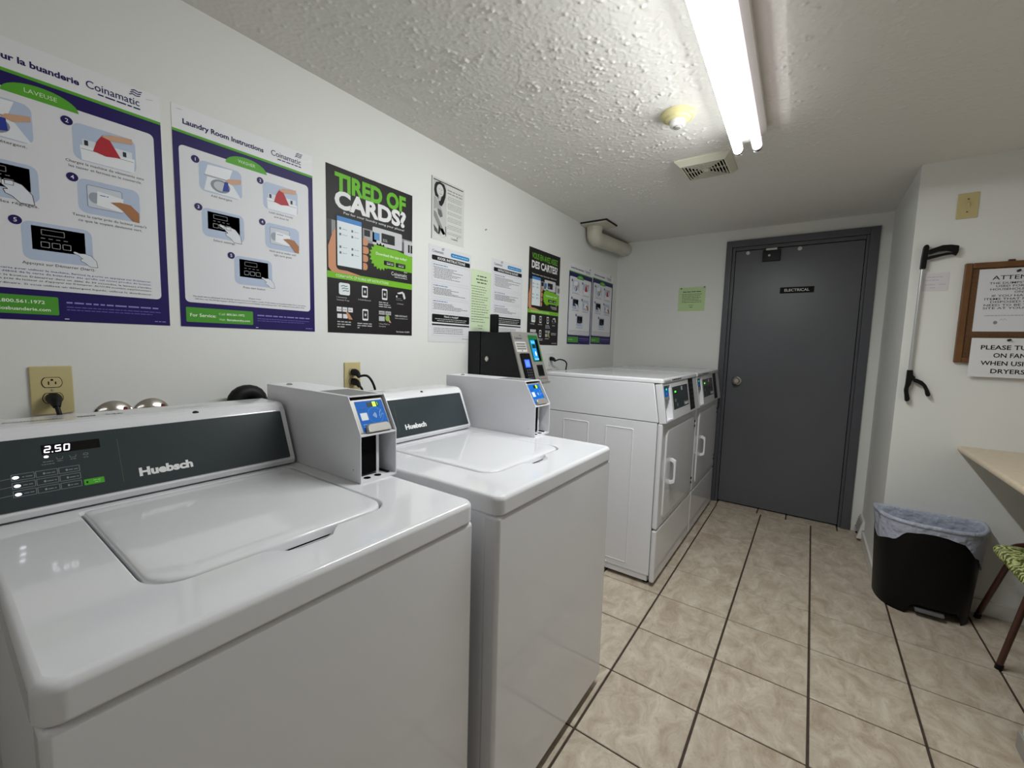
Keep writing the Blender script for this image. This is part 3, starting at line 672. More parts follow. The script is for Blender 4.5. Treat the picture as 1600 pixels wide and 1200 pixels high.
# ================================================================== DRYERS
DY0, DW, DF = -1.645, .768, .945
def build_dryer():
    y0, y1 = DY0, DY0+DW
    t = thing('dryer', 'white front-loading dryer nearer the washers', 'dryer', (.6, y0+DW/2, 0), 'dryers in the far left corner')
    MB().box(.247, .9165, y0+.001, y1-.001, .056, .8815, WHITE_SIDE, .003).build('cabinet', t)
    MB().box(.252, .908, y0+.006, y1-.006, .022, .056, WHITE_SIDE, .002).build('base_rail', t)
    MB().prism([(.62, y0+.0055, .034), (.895, y0+.0055, .034), (.902, y0+.0055, .05), (.62, y0+.0055, .05)], (0, .003, 0), WHITE_SIDE, .001, 1).build('access_strip', t)
    for xa, xb, za, zb in ((.372, .536, .088, .843), (.637, .796, .088, .837)):
        L = [[(a, y0+.001-d, z) for a, z in rrect(xa+i, xb-i, za+i, zb-i, .008, 3)] for i, d in ((0, 0), (.002, .0022), (.005, .0022), (.007, .0006), (.02, .0004))]
        mb = MB(); mb.loft(L, WHITE_SIDE, False, True); mb.build('side_panel', t, 25)
    for x in (.89, .30):
        for y in (y0+.05, y1-.05): MB().lathe([(0, 0), (.02, 0), (.018, .01), (.01, .012), (.01, .024), (0, .024)], (x, y, 0), (0, 0, 1), RUBBER, 14).build('leg', t)
    MB().box(.918, DF, y0, y1, .3165, .8815, WHITE, .010, 3).build('front_panel', t)
    MB().box(.918, DF, y0, y1, .022, .3105, WHITE, .010, 3).build('kick_panel', t)
    # door
    L = [[(DF+d, a, z) for a, z in rrect(y0+.075+i, y0+.712-i, .347+i, .842-i, .035, 5)] for i, d in ((-.004, -.002), (-.002, .001), (0, .001), (.0025, -.0005), (.004, .003), (.008, .0055), (.012, .006))]
    mb = MB(); mb.loft(L, WHITE, False, True); dr = mb.build('door', t, 25)
    hy = y0+.168
    MB().prism([(DF+.004, hy, .528), (DF+.012, hy, .523), (DF+.034, hy, .535), (DF+.036, hy, .56), (DF+.036, hy, .635), (DF+.034, hy, .658), (DF+.012, hy, .67), (DF+.004, hy, .665), (DF+.004, hy, .652), (DF+.022, hy, .645), (DF+.025, hy, .63), (DF+.025, hy, .565), (DF+.022, hy, .549), (DF+.004, hy, .541)], (0, .024, 0), WHITE, .003).build('handle', dr)
    for z in (.80, .77, .42, .39): MB().box(DF-.002, DF+.007, y0+.722, y0+.735, z-.007, z+.007, BLACK, .002).build('hinge', dr)
    # upper body and slanted fascia
    xs_, zs = (.962, .930), (.8845, 1.086)
    MB().prism([(.247, y0+.0005, .8845), (.9225, y0+.0005, .8845), (.8885, y0+.0005, 1.086), (.247, y0+.0005, 1.086)], (0, DW-.001, 0), WHITE_SIDE, .002, 1).build('upper_body', t)
    def fas(u0, u1, t0, t1, name, m=WHITE, dep=.036, bev=.003):
        A = Vector((.962, 0, .8845)); B = Vector((.930, 0, 1.086)); V = (B-A); N = Vector((V.z, 0, -V.x)).normalized()
        c = [A+V*t0, A+V*t1]; q = [c[0], c[1], c[1]-N*dep, c[0]-N*dep]
        return MB().prism([p+Vector((0, y0+u0, 0)) for p in q], (0, u1-u0, 0), m, bev).build(name, t)
    fas(.0, .022, 0, 1, 'fascia_strip'); fas(.142, DW, 0, 1, 'fascia'); fas(.022, .142, 0, .06, 'fascia_sill'); fas(.022, .142, .93, 1, 'fascia_lintel')
    A = Vector((.962, y0, .8845)); B = Vector((.930, y0, 1.086)); V = (B-A).normalized(); U = Vector((0, 1, 0)); N = U.cross(V); Lh = (B-A).length
    mb = MB(); q = A-N*.0355; mb.prism([q+U*.022+V*.005, q+U*.142+V*.005, q+U*.142+V*.195, q+U*.022+V*.195], -N*.002, METER); mb.build('pocket_back', t, smooth=False)
    o = A-N*.002+U*.028+V*.112
    mb = MB(); mb.prism([o-N*.03, o+U*.108-N*.03, o+U*.108+V*.074-N*.03, o+V*.074-N*.03], N*.024, SILVER, .003); rd_ = mb.build('reader_body', t)
    p = Sheet(rd_, o-N*.006, U, V); p.part('blue_label', rd_).rr(.01, .004, .1, .07, .002, BLUE, 1.5).rect(.055, .054, .07, .064, mat('green_digit', '#46e03a', .5, emit='#46e03a', strength=1.2), 3); contactless(p, .05, .036, .012, '#bfe0f5'); p.rr(.02, .004, .09, .02, .006, SILVER, 3); p.flush()
    p = Sheet(t, A, U, V)
    p.part('screen').rect(.168, .05, .508, .178, PANEL, 1).frame(.168, .05, .508, .178, .003, '#cfcfcf', 2).rect(.20, .135, .26, .16, GLASSBLK, 2).greek(.21, .245, .143, .016, mat('green_digit', '#46e03a'), 3, seed=2).rect(.355, .148, .385, .17, '#b9bcc0', 2).ell(.22, .1, .015, .01, '#6d7478', 2, 12).ell(.25, .075, .015, .01, '#5f666a', 2, 12).text('Huebsch', .40, .060, .02, '#d8d8d8', w=.095, bold=.035, k=2)
    p.flush()
    p.part('keypad').rect(.532, .012, .652, .205, BLACK, 1)
    for i in range(6): p.rect(.56, .03+.028*i, .578, .04+.028*i, '#3e4448', 2).rect(.60, .03+.028*i, .625, .038+.028*i, '#4f565a', 2)
    p.flush()
    # top cover with marking
    mb = MB(); L = []
    for ins, z in ((.0015, 1.0875), (0, 1.090), (0, 1.101), (.003, 1.1075), (.010, 1.111), (.024, 1.111), (.03, 1.1085), (.05, 1.108)): L.append(at_z(rrect(.243+ins, .9345-ins, y0+ins, y1-ins, .014, 4), z))
    mb.loft(L, WHITE, True, True); mb.build('top_cover', t, 30)
    p = Sheet(t, (.9346, y0, 1.0895), (0, 1, 0), (0, 0, 1)); p.part('number_marking').text('Coinamatic', .03, .003, .009, '#55555a', w=.11, bold=.01, k=2).greek(.17, .36, .005, .012, '#26262a', 2, seed=3).flush()
    return t
d1 = build_dryer()
d2 = copy_tree(d1, (0, .7755, 0), 'white front-loading dryer at the far end by the grey door')

# ================================================================== PAYMENT KIOSK
ky0, ky1 = -2.078, -1.832
t = thing('payment_kiosk', 'black laundry payment kiosk with silver face and blue screens', 'payment kiosk', (.2, -1.95, 0))
MB().prism([(.001, ky0, 1.06), (.085, ky0, 1.06), (.085, ky0, 1.332), (.001, ky0, 1.332)], (0, ky1-ky0, 0), BLACKM, .003).build('back_box', t)
mb = MB(); mb.prism([(.087, ky0+.002, 1.062), (.366, ky0+.002, 1.062), (.282, ky0+.002, 1.328), (.087, ky0+.002, 1.328)], (0, ky1-ky0-.004, 0), BLACKM, .003); mb.build('body', t)
MB().lathe([(0, 0), (.014, 0), (.014, .005), (.010, .008), (0, .008)], (.135, ky0+.002, 1.186), (0, -1, 0), CHROME, 20).build('key_lock', t)
A = Vector((.3745, 0, 1.062)); B = Vector((.2865, 0, 1.332)); V = (B-A).normalized(); U = Vector((0, 1, 0)); N = U.cross(V); o = A+Vector((0, ky0, 0))
LL = (B-A).length; wd = ky1-ky0
mb = MB(); mb.prism([o-N*.008, o+U*wd-N*.008, o+U*wd+V*LL-N*.008, o+V*LL-N*.008], N*.010, SILVER, .003); fp = mb.build('face_plate', t)
o2 = o+N*.0021
p = Sheet(fp, o2, U, V); dv = .035
p.part('logo', fp).text('Coinamatic', .012, .243, .012, '#3b3f6b', w=.068, bold=.01).line([(.06, .260), (.07, .263), (.078, .260)], .0015, '#3b3f6b').line([(.062, .264), (.072, .267), (.08, .264)], .0015, '#3b3f6b').flush()
p.part('instruction_label', fp).rect(.01, .175, .105, .229, '#c9c6c2', 1)
for i in range(3): p.rect(.016, .213-.013*i, .1, .2225-.013*i, '#8f8d8b', 2).greek(.018, .096, .216-.013*i, .004, '#3a3a3c', 3)
p.ell(.058, .181, .004, .004, '#2a2a2c', 2, 10).flush()
mb = MB(); q = o+N*.002; mb.prism([q+U*.024+V*.022, q+U*.104+V*.022, q+U*.104+V*.165, q+U*.024+V*.165], N*.012, BLACK, .003); pad = mb.build('pin_pad', fp)
p = Sheet(pad, o+N*.0142, U, V)
BLU = mat('backlit_blue', '#2a50d8', .3, emit='#3355ee', strength=.9)
p.part('pin_screen', pad).rect(.036, .088, .084, .131, BLU, 1).rect(.043, .094, .077, .125, mat('backlit_blue2', '#4a6cf0', .3, emit='#5577ff', strength=1), 2).flush()
for r_ in range(4):
    for c in range(3):
        u = .036+.0185*c; v = .030+.0135*r_; MB().prism([o+U*(u+a)+V*(v+b_)+N*.0142 for a, b_ in ((0, 0), (.012, 0), (.012, .0085), (0, .0085))], N*.003, mat('key_grey', '#3c3d40', .4), .001, 1).build('key', pad)
p = Sheet(fp, o2, U, V)
p.part('touch_screen', fp).poly([(.14, .120), (.232, .120), (.236, .268), (.14, .268)], '#1f6b35', 1).poly([(.150, .124), (.222, .124), (.228, .245), (.150, .245)], GLASSBLK, 2)
CY = mat('screen_cyan', '#1f83c8', .2, emit='#1f8fd8', strength=.5)
p.rect(.153, .127, .198, .242, CY, 3).rect(.160, .195, .195, .218, '#123c2a', 4).rect(.158, .223, .194, .234, mat('screen_cyan2', '#3c9ee0', .3, emit='#58b4f0', strength=.8), 4).ell(.182, .165, .006, .013, mat('screen_white', '#e8f4ff', .3, emit='#e8f4ff', strength=1), 4, 10).rect(.16, .131, .2, .139, '#9fd8e8', 4).flush()
p.part('card_slot', fp).rr(.160, .040, .222, .103, .003, '#26262a', 1).rr(.166, .046, .216, .097, .002, '#070709', 2).flush()
p.part('footer_text', fp).greek(.15, .235, .024, .005, '#6b4a48', 1).flush()
mb = MB(); mb.prism([o-N*.006-V*.001, o+U*wd-N*.006-V*.001, o+U*wd+N*.012-V*.001, o+N*.012-V*.001], V*.008, STEEL, .001); mb.build('bottom_lip', fp)
mb = MB(); mb.box(.108, .15, -2.03, -1.998, 1.327, 1.425, BLACK, .006, 3); mb.build('antenna', t)
MB().box(.23, .345, -2.02, -1.85, .012, 1.064, SILVER, .004).build('pedestal', t)
MB().box(.15, .42, -2.1, -1.8, 0, .012, SILVER, .003).build('pedestal_foot', t)

# ================================================================== LEFT WALL: outlets, valves, hose
def outlet(name, label, y, z, m, plugs):
    t = thing('wall_outlet', label, 'outlet', (0, y, z), 'duplex outlets on the left wall')
    MB().box(.0, .006, y-.037, y+.037, z-.06, z+.06, m, .003).build('cover_plate', t)
    for dz in (-.0195, .0195):
        rc = [(.006, y+a*.017, z+dz+max(-.012, min(.012, b_*.0165))) for a, b_ in [(math.cos(2*math.pi*i/24), math.sin(2*math.pi*i/24)) for i in range(24)]]
        f = MB().prism(rc, (.0022, 0, 0), m, .0006, 1).build('receptacle', t)
        MB().prism([(.0058, y+(a[1]-y)*1.08, z+dz+(a[2]-z-dz)*1.1) for a in rc], (.0006, 0, 0), DARK).build('gap', f, smooth=False)
        q = Sheet(f, (.0082, y, z+dz), (0, 1, 0), (0, 0, 1)); q.part('slots', f).rect(-.0072, -.0055, -.0048, .003, '#17140e', 1).rect(.0048, -.0045, .0072, .002, '#17140e', 1).ell(0, .0065, .0026, .0026, '#17140e', 1, 10).flush()
    MB().lathe([(0, 0), (.003, 0), (.002, .0012), (0, .0014)], (.006, y, z), (1, 0, 0), STEEL, 10).build('screw', t)
    return t
outlet('wall_outlet', 'almond duplex outlet above the nearest washer, leftmost on the wall', -3.639, 1.122, ALMOND, 1)
outlet('wall_outlet', 'almond duplex outlet with two black plugs below the TIRED OF CARDS poster', -2.795, 1.116, ALMOND, 2)
outlet('wall_outlet', 'white duplex outlet behind the nearer dryer beside the kiosk', -1.195, 1.152, PLASTIC, 1)
def cord(label, y, z, pts, group=None):
    t = thing('power_cord', label, 'power cord', (.02, y, z), 'black power cords')
    MB().tube([(.0085, y, z), (.018, y, z), (.03, y, z-.002), (.042, y, z-.008), (.05, y, z-.018)], [.0135, .0145, .0135, .010, .007], RUBBER, 14).build('plug', t)
    P = [(.048, y, z-.015)]+pts
    # smooth the path
    Q = []
    for i in range(len(P)-1):
        p0 = Vector(P[max(i-1, 0)]); p1 = Vector(P[i]); p2 = Vector(P[i+1]); p3 = Vector(P[min(i+2, len(P)-1)])
        for k in range(6):
            s_ = k/6; Q.append(.5*((2*p1)+(-p0+p2)*s_+(2*p0-5*p1+4*p2-p3)*s_*s_+(-p0+3*p1-3*p2+p3)*s_**3))
    Q.append(Vector(P[-1])); MB().tube(Q, .0048, RUBBER, 10).build('cord', t)
cord('black power cord dropping from the outlet above the nearest washer', -3.639, 1.1025, [(.056, -3.636, 1.06), (.06, -3.634, 1.0), (.06, -3.632, .8)])
cord('black power cord in the upper socket below the TIRED OF CARDS poster', -2.795, 1.1355, [(.078, -2.772, 1.12), (.082, -2.742, 1.06), (.06, -2.725, .95), (.05, -2.72, .8)])
cord('black power cord in the lower socket below the TIRED OF CARDS poster', -2.795, 1.0965, [(.056, -2.788, 1.07), (.05, -2.775, 1.03), (.032, -2.77, .95), (.03, -2.77, .8)])
cord('black power cord looping behind the nearer dryer', -1.195, 1.1715, [(.075, -1.17, 1.168), (.1, -1.13, 1.15), (.095, -1.115, 1.10), (.06, -1.115, .9)])
for y, lb in ((-3.527, 'chrome water valve plate with red lever, nearer the cord'), (-3.447, 'chrome water valve plate with red lever, farther from the cord')):
    t = thing('water_valve', lb, 'valve', (0, y, 1.042), 'water valves behind the nearest washer')
    MB().lathe([(0, 0), (.043, 0), (.043, .003), (.036, .010), (.022, .016), (.014, .018), (0, .018)], (0, y, 1.042), (1, 0, 0), CHROME, 32).build('escutcheon', t)
    MB().tube([(.016, y, 1.042), (.055, y, 1.042)], .010, CHROME, 14).build('stem', t)
    MB().box(.05, .058, y+.008, y+.017, 1.03, 1.073, mat('red_lever', '#7a1416', .4), .003).build('lever', t)
t = thing('drain_hose', 'black drain hose bend behind the nearest washer beside the card housing', 'hose', (.05, -3.215, .8))
P = [(.06, -3.255, .8), (.06, -3.252, 1.05)]
for a in range(0, 181, 20): P.append((.06, -3.217-.035*math.cos(math.radians(a)), 1.062+.028*math.sin(math.radians(a))))
P += [(.06, -3.18, 1.04), (.06, -3.178, .8)]
MB().tube(P, .024, RUBBER, 18).build('bend', t, 60)
MB().tube([(.06, -3.178, 1.03), (.06, -3.178, 1.066)], .031, BLACK, 18).build('collar', t)
t = tag(recentre(MB().tube([(0, -1.951, 1.897), (.012, -1.951, 1.899)], .0035, STEEL, 8).build('wall_screw'), (0, -1.951, 1.897)), 'small metal screw in the wall above the kiosk', 'screw')

# ================================================================== POSTERS ON THE LEFT WALL
def wsheet(name, label, cat, y, z, W_, H_, c, group=None): return sheet_thing(name, label, cat, (.0, y, z), (0, 1, 0), (0, 0, 1), W_, H_, c, group)
def coin_logo(s, u, v, w_, c, tag_=True):
    s.part('logo').text('Coinamatic', u, v, w_*.165, c, w=w_*.97, bold=.004, k=3)
    for i in range(3):
        a = u+w_*(.80+.02*i); b_ = v+w_*(.215+.055*i); s.line([(a-w_*.02, b_), (a+w_*.05, b_+w_*.035), (a+w_*.11, b_+w_*.01), (a+w_*.19, b_+w_*.035)], w_*.022, c, 3)
    if tag_: s.greek(u+w_*.2, u+w_*.98, v-w_*.085, w_*.05, c, 3)
    s.flush()
PUR, GRN, SKIN, ILL = '#23175a', '#5aa832', '#d2a78a', '#b9c6dd'
def hand(s, u, v, sc, c=SKIN, flip=1, k=4):
    """a pointing hand: finger tip at (u,v), wrist towards lower right"""
    P = [(0, 0), (.10, .06), (.34, -.05), (.62, -.02), (.95, -.12), (1.25, -.5), (1.3, -.95), (.85, -.95), (.62, -.7), (.42, -.62), (.36, -.45), (.5, -.42), (.3, -.22), (.06, -.10)]
    s.poly([(u+a*sc*flip, v+b_*sc) for a, b_ in P], c, k).line([(u+a*sc*flip, v+b_*sc) for a, b_ in P], sc*.025, '#4a3a32', k+.5)
def panel_pic(s, u, v, w_, h_, k=3):
    s.rect(u, v, u+w_, v+h_, '#1d1a1c', k).frame(u+w_*.18, v+h_*.66, u+w_*.6, v+h_*.88, w_*.015, '#8a8a8a', k+1)
    for i in range(4): s.rect(u+w_*(.16+.14*i), v+h_*.50, u+w_*(.24+.14*i), v+h_*.53, '#8a8a8a', k+1)
    for i in range(3): s.frame(u+w_*(.16+.2*i), v+h_*.14, u+w_*(.31+.2*i), v+h_*.36, w_*.012, '#b0b0b0', k+1)
def steps_poster(s, W_, H_, title, arch, caps, foot, contact, small=False, dryer=False):
    """the purple and green instruction sheet; every position in units of a .42 x .637 sheet"""
    s.part('purple_panel').rect(0, 0, W_, .555*H_/.63, PUR, 1).flush()
    s.part('green_rule').rect(0, .555*H_/.63, W_, .5625*H_/.63, GRN, 1).flush()
    s.part('title').text(title[0], title[1], .5825*H_/.63, .0135*H_/.63, '#241a5c', w=title[2], bold=.03).flush()
    coin_logo(s, .275*W_/.42, .585*H_/.63, .105*W_/.42, '#241a5c')
    a = W_/.42; b_ = H_/.63
    s.part('white_panel').rr(.014*a, .073*b_, .403*a, .522*b_, .012, '#e2e2e6', 2).flush()
    s.part('arch_banner').poly([((.197+.062*math.cos(math.radians(q)))*a, (.513+.032*math.sin(math.radians(q)))*b_) for q in range(0, 181, 12)], GRN, 3).text(arch, .197*a, .524*b_, .0095*b_, '#d5e8c4', w=.052*a, al='c', bold=.002, k=4).flush()
    spots = ((.062, .408, .118, .088), (.245, .404, .118, .088), (.065, .276, .118, .084), (.248, .276, .118, .084), (.150, .143, .118, .09))
    for i, (u, v, w_, h_) in enumerate(spots):
        u *= a; v *= b_; w_ *= a; h_ *= b_
        s.part('illustration').rr(u, v, u+w_, v+h_, .016, ILL, 3)
        if i == 0:
            s.poly([(u+w_*.12, v+h_*.55), (u+w_*.2, v+h_*.92), (u+w_*.78, v+h_*.97), (u+w_*.68, v+h_*.56)], '#eef0f4', 4).frame(u+w_*.12, v+h_*.55, u+w_*.68, v+h_*.57, .0008, '#55585f', 5)
            s.poly([(u+w_*.1, v+h_*.05), (u+w_*.18, v+h_*.52), (u+w_*.72, v+h_*.55), (u+w_*.98, v+h_*.02)], '#e8ebf0', 4).ell(u+w_*.48, v+h_*.3, w_*.23, h_*.22, '#8d929b', 5).ell(u+w_*.48, v+h_*.3, w_*.16, h_*.16, '#c3c7ce', 6)
            s.poly([(u+w_*.52, v+h_*.15), (u+w_*.68, v+h_*.2), (u+w_*.66, v+h_*.5), (u+w_*.58, v+h_*.5)], '#2f3f9a', 7).poly([(u+w_*.6, v+h_*.52), (u+w_*.66, v+h_*.62), (u+w_*.98, v+h_*.72), (u+w_*.98, v+h_*.58), (u+w_*.75, v+h_*.46)], SKIN, 8)
        elif i == 1:
            s.poly([(u+w_*.12, v+h_*.02), (u+w_*.1, v+h_*.42), (u+w_*.98, v+h_*.42), (u+w_*.96, v+h_*.02)], '#eceef2', 4).rect(u+w_*.14, v+h_*.42, u+w_*.94, v+h_*.6, '#dfe3ea', 4).rect(u+w_*.17, v+h_*.44, u+w_*.23, v+h_*.58, '#30343c', 5).rect(u+w_*.78, v+h_*.42, u+w_*.84, v+h_*.56, '#30343c', 5).line([(u+w_*.12, v+h_*.33), (u+w_*.96, v+h_*.33)], .0008, '#55585f', 5)
            s.poly([(u+w_*.3, v+h_*.34), (u+w_*.36, v+h_*.62), (u+w_*.46, v+h_*.86), (u+w_*.56, v+h_*.82), (u+w_*.66, v+h_*.55), (u+w_*.74, v+h_*.34), (u+w_*.5, v+h_*.28)], '#b3303a', 6).poly([(u+w_*.44, v+h_*.82), (u+w_*.58, v+h_*.93), (u+w_*.95, v+h_*1.0), (u+w_*.95, v+h_*.84), (u+w_*.6, v+h_*.76)], SKIN, 7)
        elif i == 3:
            s.rr(u+w_*.14, v+h_*.2, u+w_*.7, v+h_*.85, .004, '#cfd5de', 4).frame(u+w_*.14, v+h_*.2, u+w_*.7, v+h_*.85, .0008, '#55585f', 5, .004).ell(u+w_*.26, v+h_*.5, w_*.1, h_*.16, '#9aa3b0', 5).poly([(u+w_*.28, v+h_*.3), (u+w_*.3, v+h_*.72), (u+w_*.72, v+h_*.64), (u+w_*.7, v+h_*.22)], '#eef0f4', 6).greek(u+w_*.34, u+w_*.5, v+h_*.6, .0026, '#2c3c8c', 7)
            s.poly([(u+w_*.5, v+h_*.46), (u+w_*.66, v+h_*.52), (u+w_*.84, v+h_*.5), (u+w_*.98, v+h_*.3), (u+w_*.98, v+h_*.0), (u+w_*.86, v+h_*.02), (u+w_*.72, v+h_*.26), (u+w_*.62, v+h_*.36)], '#a9754f', 8)
        else:
            panel_pic(s, u+w_*.13, v+h_*.28, w_*.76, h_*.62)
            if i == 2: hand(s, u+w_*.38, v+h_*.5, w_*.42, '#dfe3ea')
            else: hand(s, u+w_*.70, v+h_*.34, w_*.28, '#dfe3ea')
        s.flush()
        s.part('step_number').ell(u-.008*a, v+h_*.97, .0105*a, .0105*b_, PUR, 5).text(str(i+1), u-.008*a, v+h_*.97-.0045*b_, .009*b_, '#e8e8f0', al='c', bold=.01, k=6).flush()
        if caps:
            s.part('caption')
            for j, (ln, wd, du) in enumerate(caps[i]): s.text(ln, u+w_*.5+du, v-.011-.0115*j, .0062, '#2c2c34', w=wd, al='c', bold=.004, k=3)
            s.flush()
        else:
            s.part('caption').greek(u, u+w_, v-.012, .005, '#55555c', 3).flush()
    s.part('footnote')
    if small:
        for j in range(3): s.greek(.03, W_-.03, (.105-.012*j)*b_, .0035, '#3a3a44', 3)
    else:
        for ln, u, v, wd, al, h_, c in foot: s.text(ln, u, v, h_, c, w=wd, al=al, bold=.01, k=3)
    s.flush()
    s.part('contact_box').rr(contact['u0'], .014*b_, contact['u1'], .058*b_, .003, '#4f9a35', 2)
    for ln, u, v, h_, wd, c, bd in contact['t']: s.text(ln, u, v, h_, c, w=wd, bold=bd, k=3)
    s.flush()
    s.part('service_note').greek(contact['u1']+.014, W_-.02, .045*b_, .006, '#8f8ad0', 2).greek(contact['u1']+.014, W_-.02, .035*b_, .003, '#6c66b8', 2).greek(contact['u1']+.014, W_-.04, .028*b_, .003, '#6c66b8', 2).greek(W_-.035, W_-.01, .009*b_, .0035, '#8f8ad0', 2).flush()
    s.part('staple').line([(.012, H_-.012), (.026, H_-.011)], .0012, STEEL, 3).line([(W_-.03, H_-.02), (W_-.014, H_-.017)], .0012, STEEL, 3).line([(W_*.5, .006), (W_*.5+.008, .006)], .002, '#d8d8dc', 3).flush()

POS = '#ebebee'
s = wsheet('poster', 'French washer instruction poster in purple and green at the left edge of the photo', 'poster', -3.822, 1.294, .428, .633, POS, 'laundry instruction posters')
steps_poster(s, .428, .633, ('Instructions pour la buanderie', .018, .25), 'LAVEUSE',
    ((('Ajoutez le détergent.', .098, 0),), (('Chargez la machine de vêtements sans', .150, 0), ('les tasser et fermez-en le couvercle.', .140, 0)), (('Choisissez les réglages.', .115, 0),), (("Tenez la carte près du lecteur jusqu'à", .145, 0), ('ce que le voyant devienne vert.', .125, 0)), (('Appuyez sur Démarrer (Start).', .125, 0),)),
    [("Veuillez noter: insérez la carte pour utiliser la machine, fermez la porte et appuyez sur Démarrer.", .205, .118, .37, 'c', .0040, '#2c3c8c'), ("Le montant du lavage est débité de la carte de buanderie dès qu'elle est tenue proche du lecteur.", .205, .110, .37, 'c', .0040, '#2c3c8c'), ("Si vous n'appuyez pas sur le bouton Démarrer dans un délai de 30 secondes, la laveuse s'arrête.", .205, .101, .37, 'c', .0040, '#2c2c34'), ("Il vous suffit de tenir la carte près du lecteur et d'appuyer sur Démarrer. AUCUN montant supplémentaire.", .205, .093, .37, 'c', .0040, '#2c2c34'), ("Utilisez un détergent ordinaire. Si vous utilisez un détergent liquide, utilisez le distributeur.", .205, .083, .37, 'c', .0040, '#2c2c34')],
    {'u0': .012, 'u1': .205, 't': [('Composez le', .06, .040, .0055, .04, '#cfe8bd', .004), ('1.800.561.1972', .107, .040, .0075, .075, '#e9f5df', .02), ('Visitez', .078, .023, .0055, .022, '#cfe8bd', .004), ('Sosbuanderie.com', .107, .0225, .0075, .084, '#e9f5df', .02)]})
s = wsheet('poster', 'English Laundry Room Instructions washer poster in purple and green', 'poster', -3.368, 1.294, .416, .633, POS, 'laundry instruction posters')
steps_poster(s, .416, .633, ('Laundry Room Instructions', .026, .222), 'WASHER',
    ((('Add detergent', .058, 0),), (('Load clothes loosely', .08, 0), ('and close lid', .048, 0)), (('Select settings', .06, 0),), (('Hold card at reader until', .09, 0), ('light turns green', .06, 0)), (('Press start button', .068, 0),)),
    [('Please note:', .208, .099, .038, 'c', .0042, '#1c1c22'), ('The wash rate is withdrawn from laundry card as soon as it is held to reader. If start button is not pushed within 30 sec. the washer', .208, .0905, .35, 'c', .0040, '#2c2c34'), ('will time out. Should this happen, all that is required is to hold laundry card and press start - NO additional money will be taken.', .208, .083, .34, 'c', .0040, '#2c2c34')],
    {'u0': .014, 'u1': .2, 't': [('For Service:', .024, .031, .0095, .068, '#eef8e6', .012), ('Call', .1, .040, .0065, .017, '#cfe8bd', .004), ('800.561.1972', .122, .040, .0065, .052, '#eef8e6', .016), ('Visit', .1, .023, .0065, .017, '#cfe8bd', .004), ('fixmylaundry.com', .122, .023, .0065, .068, '#eef8e6', .016)]})

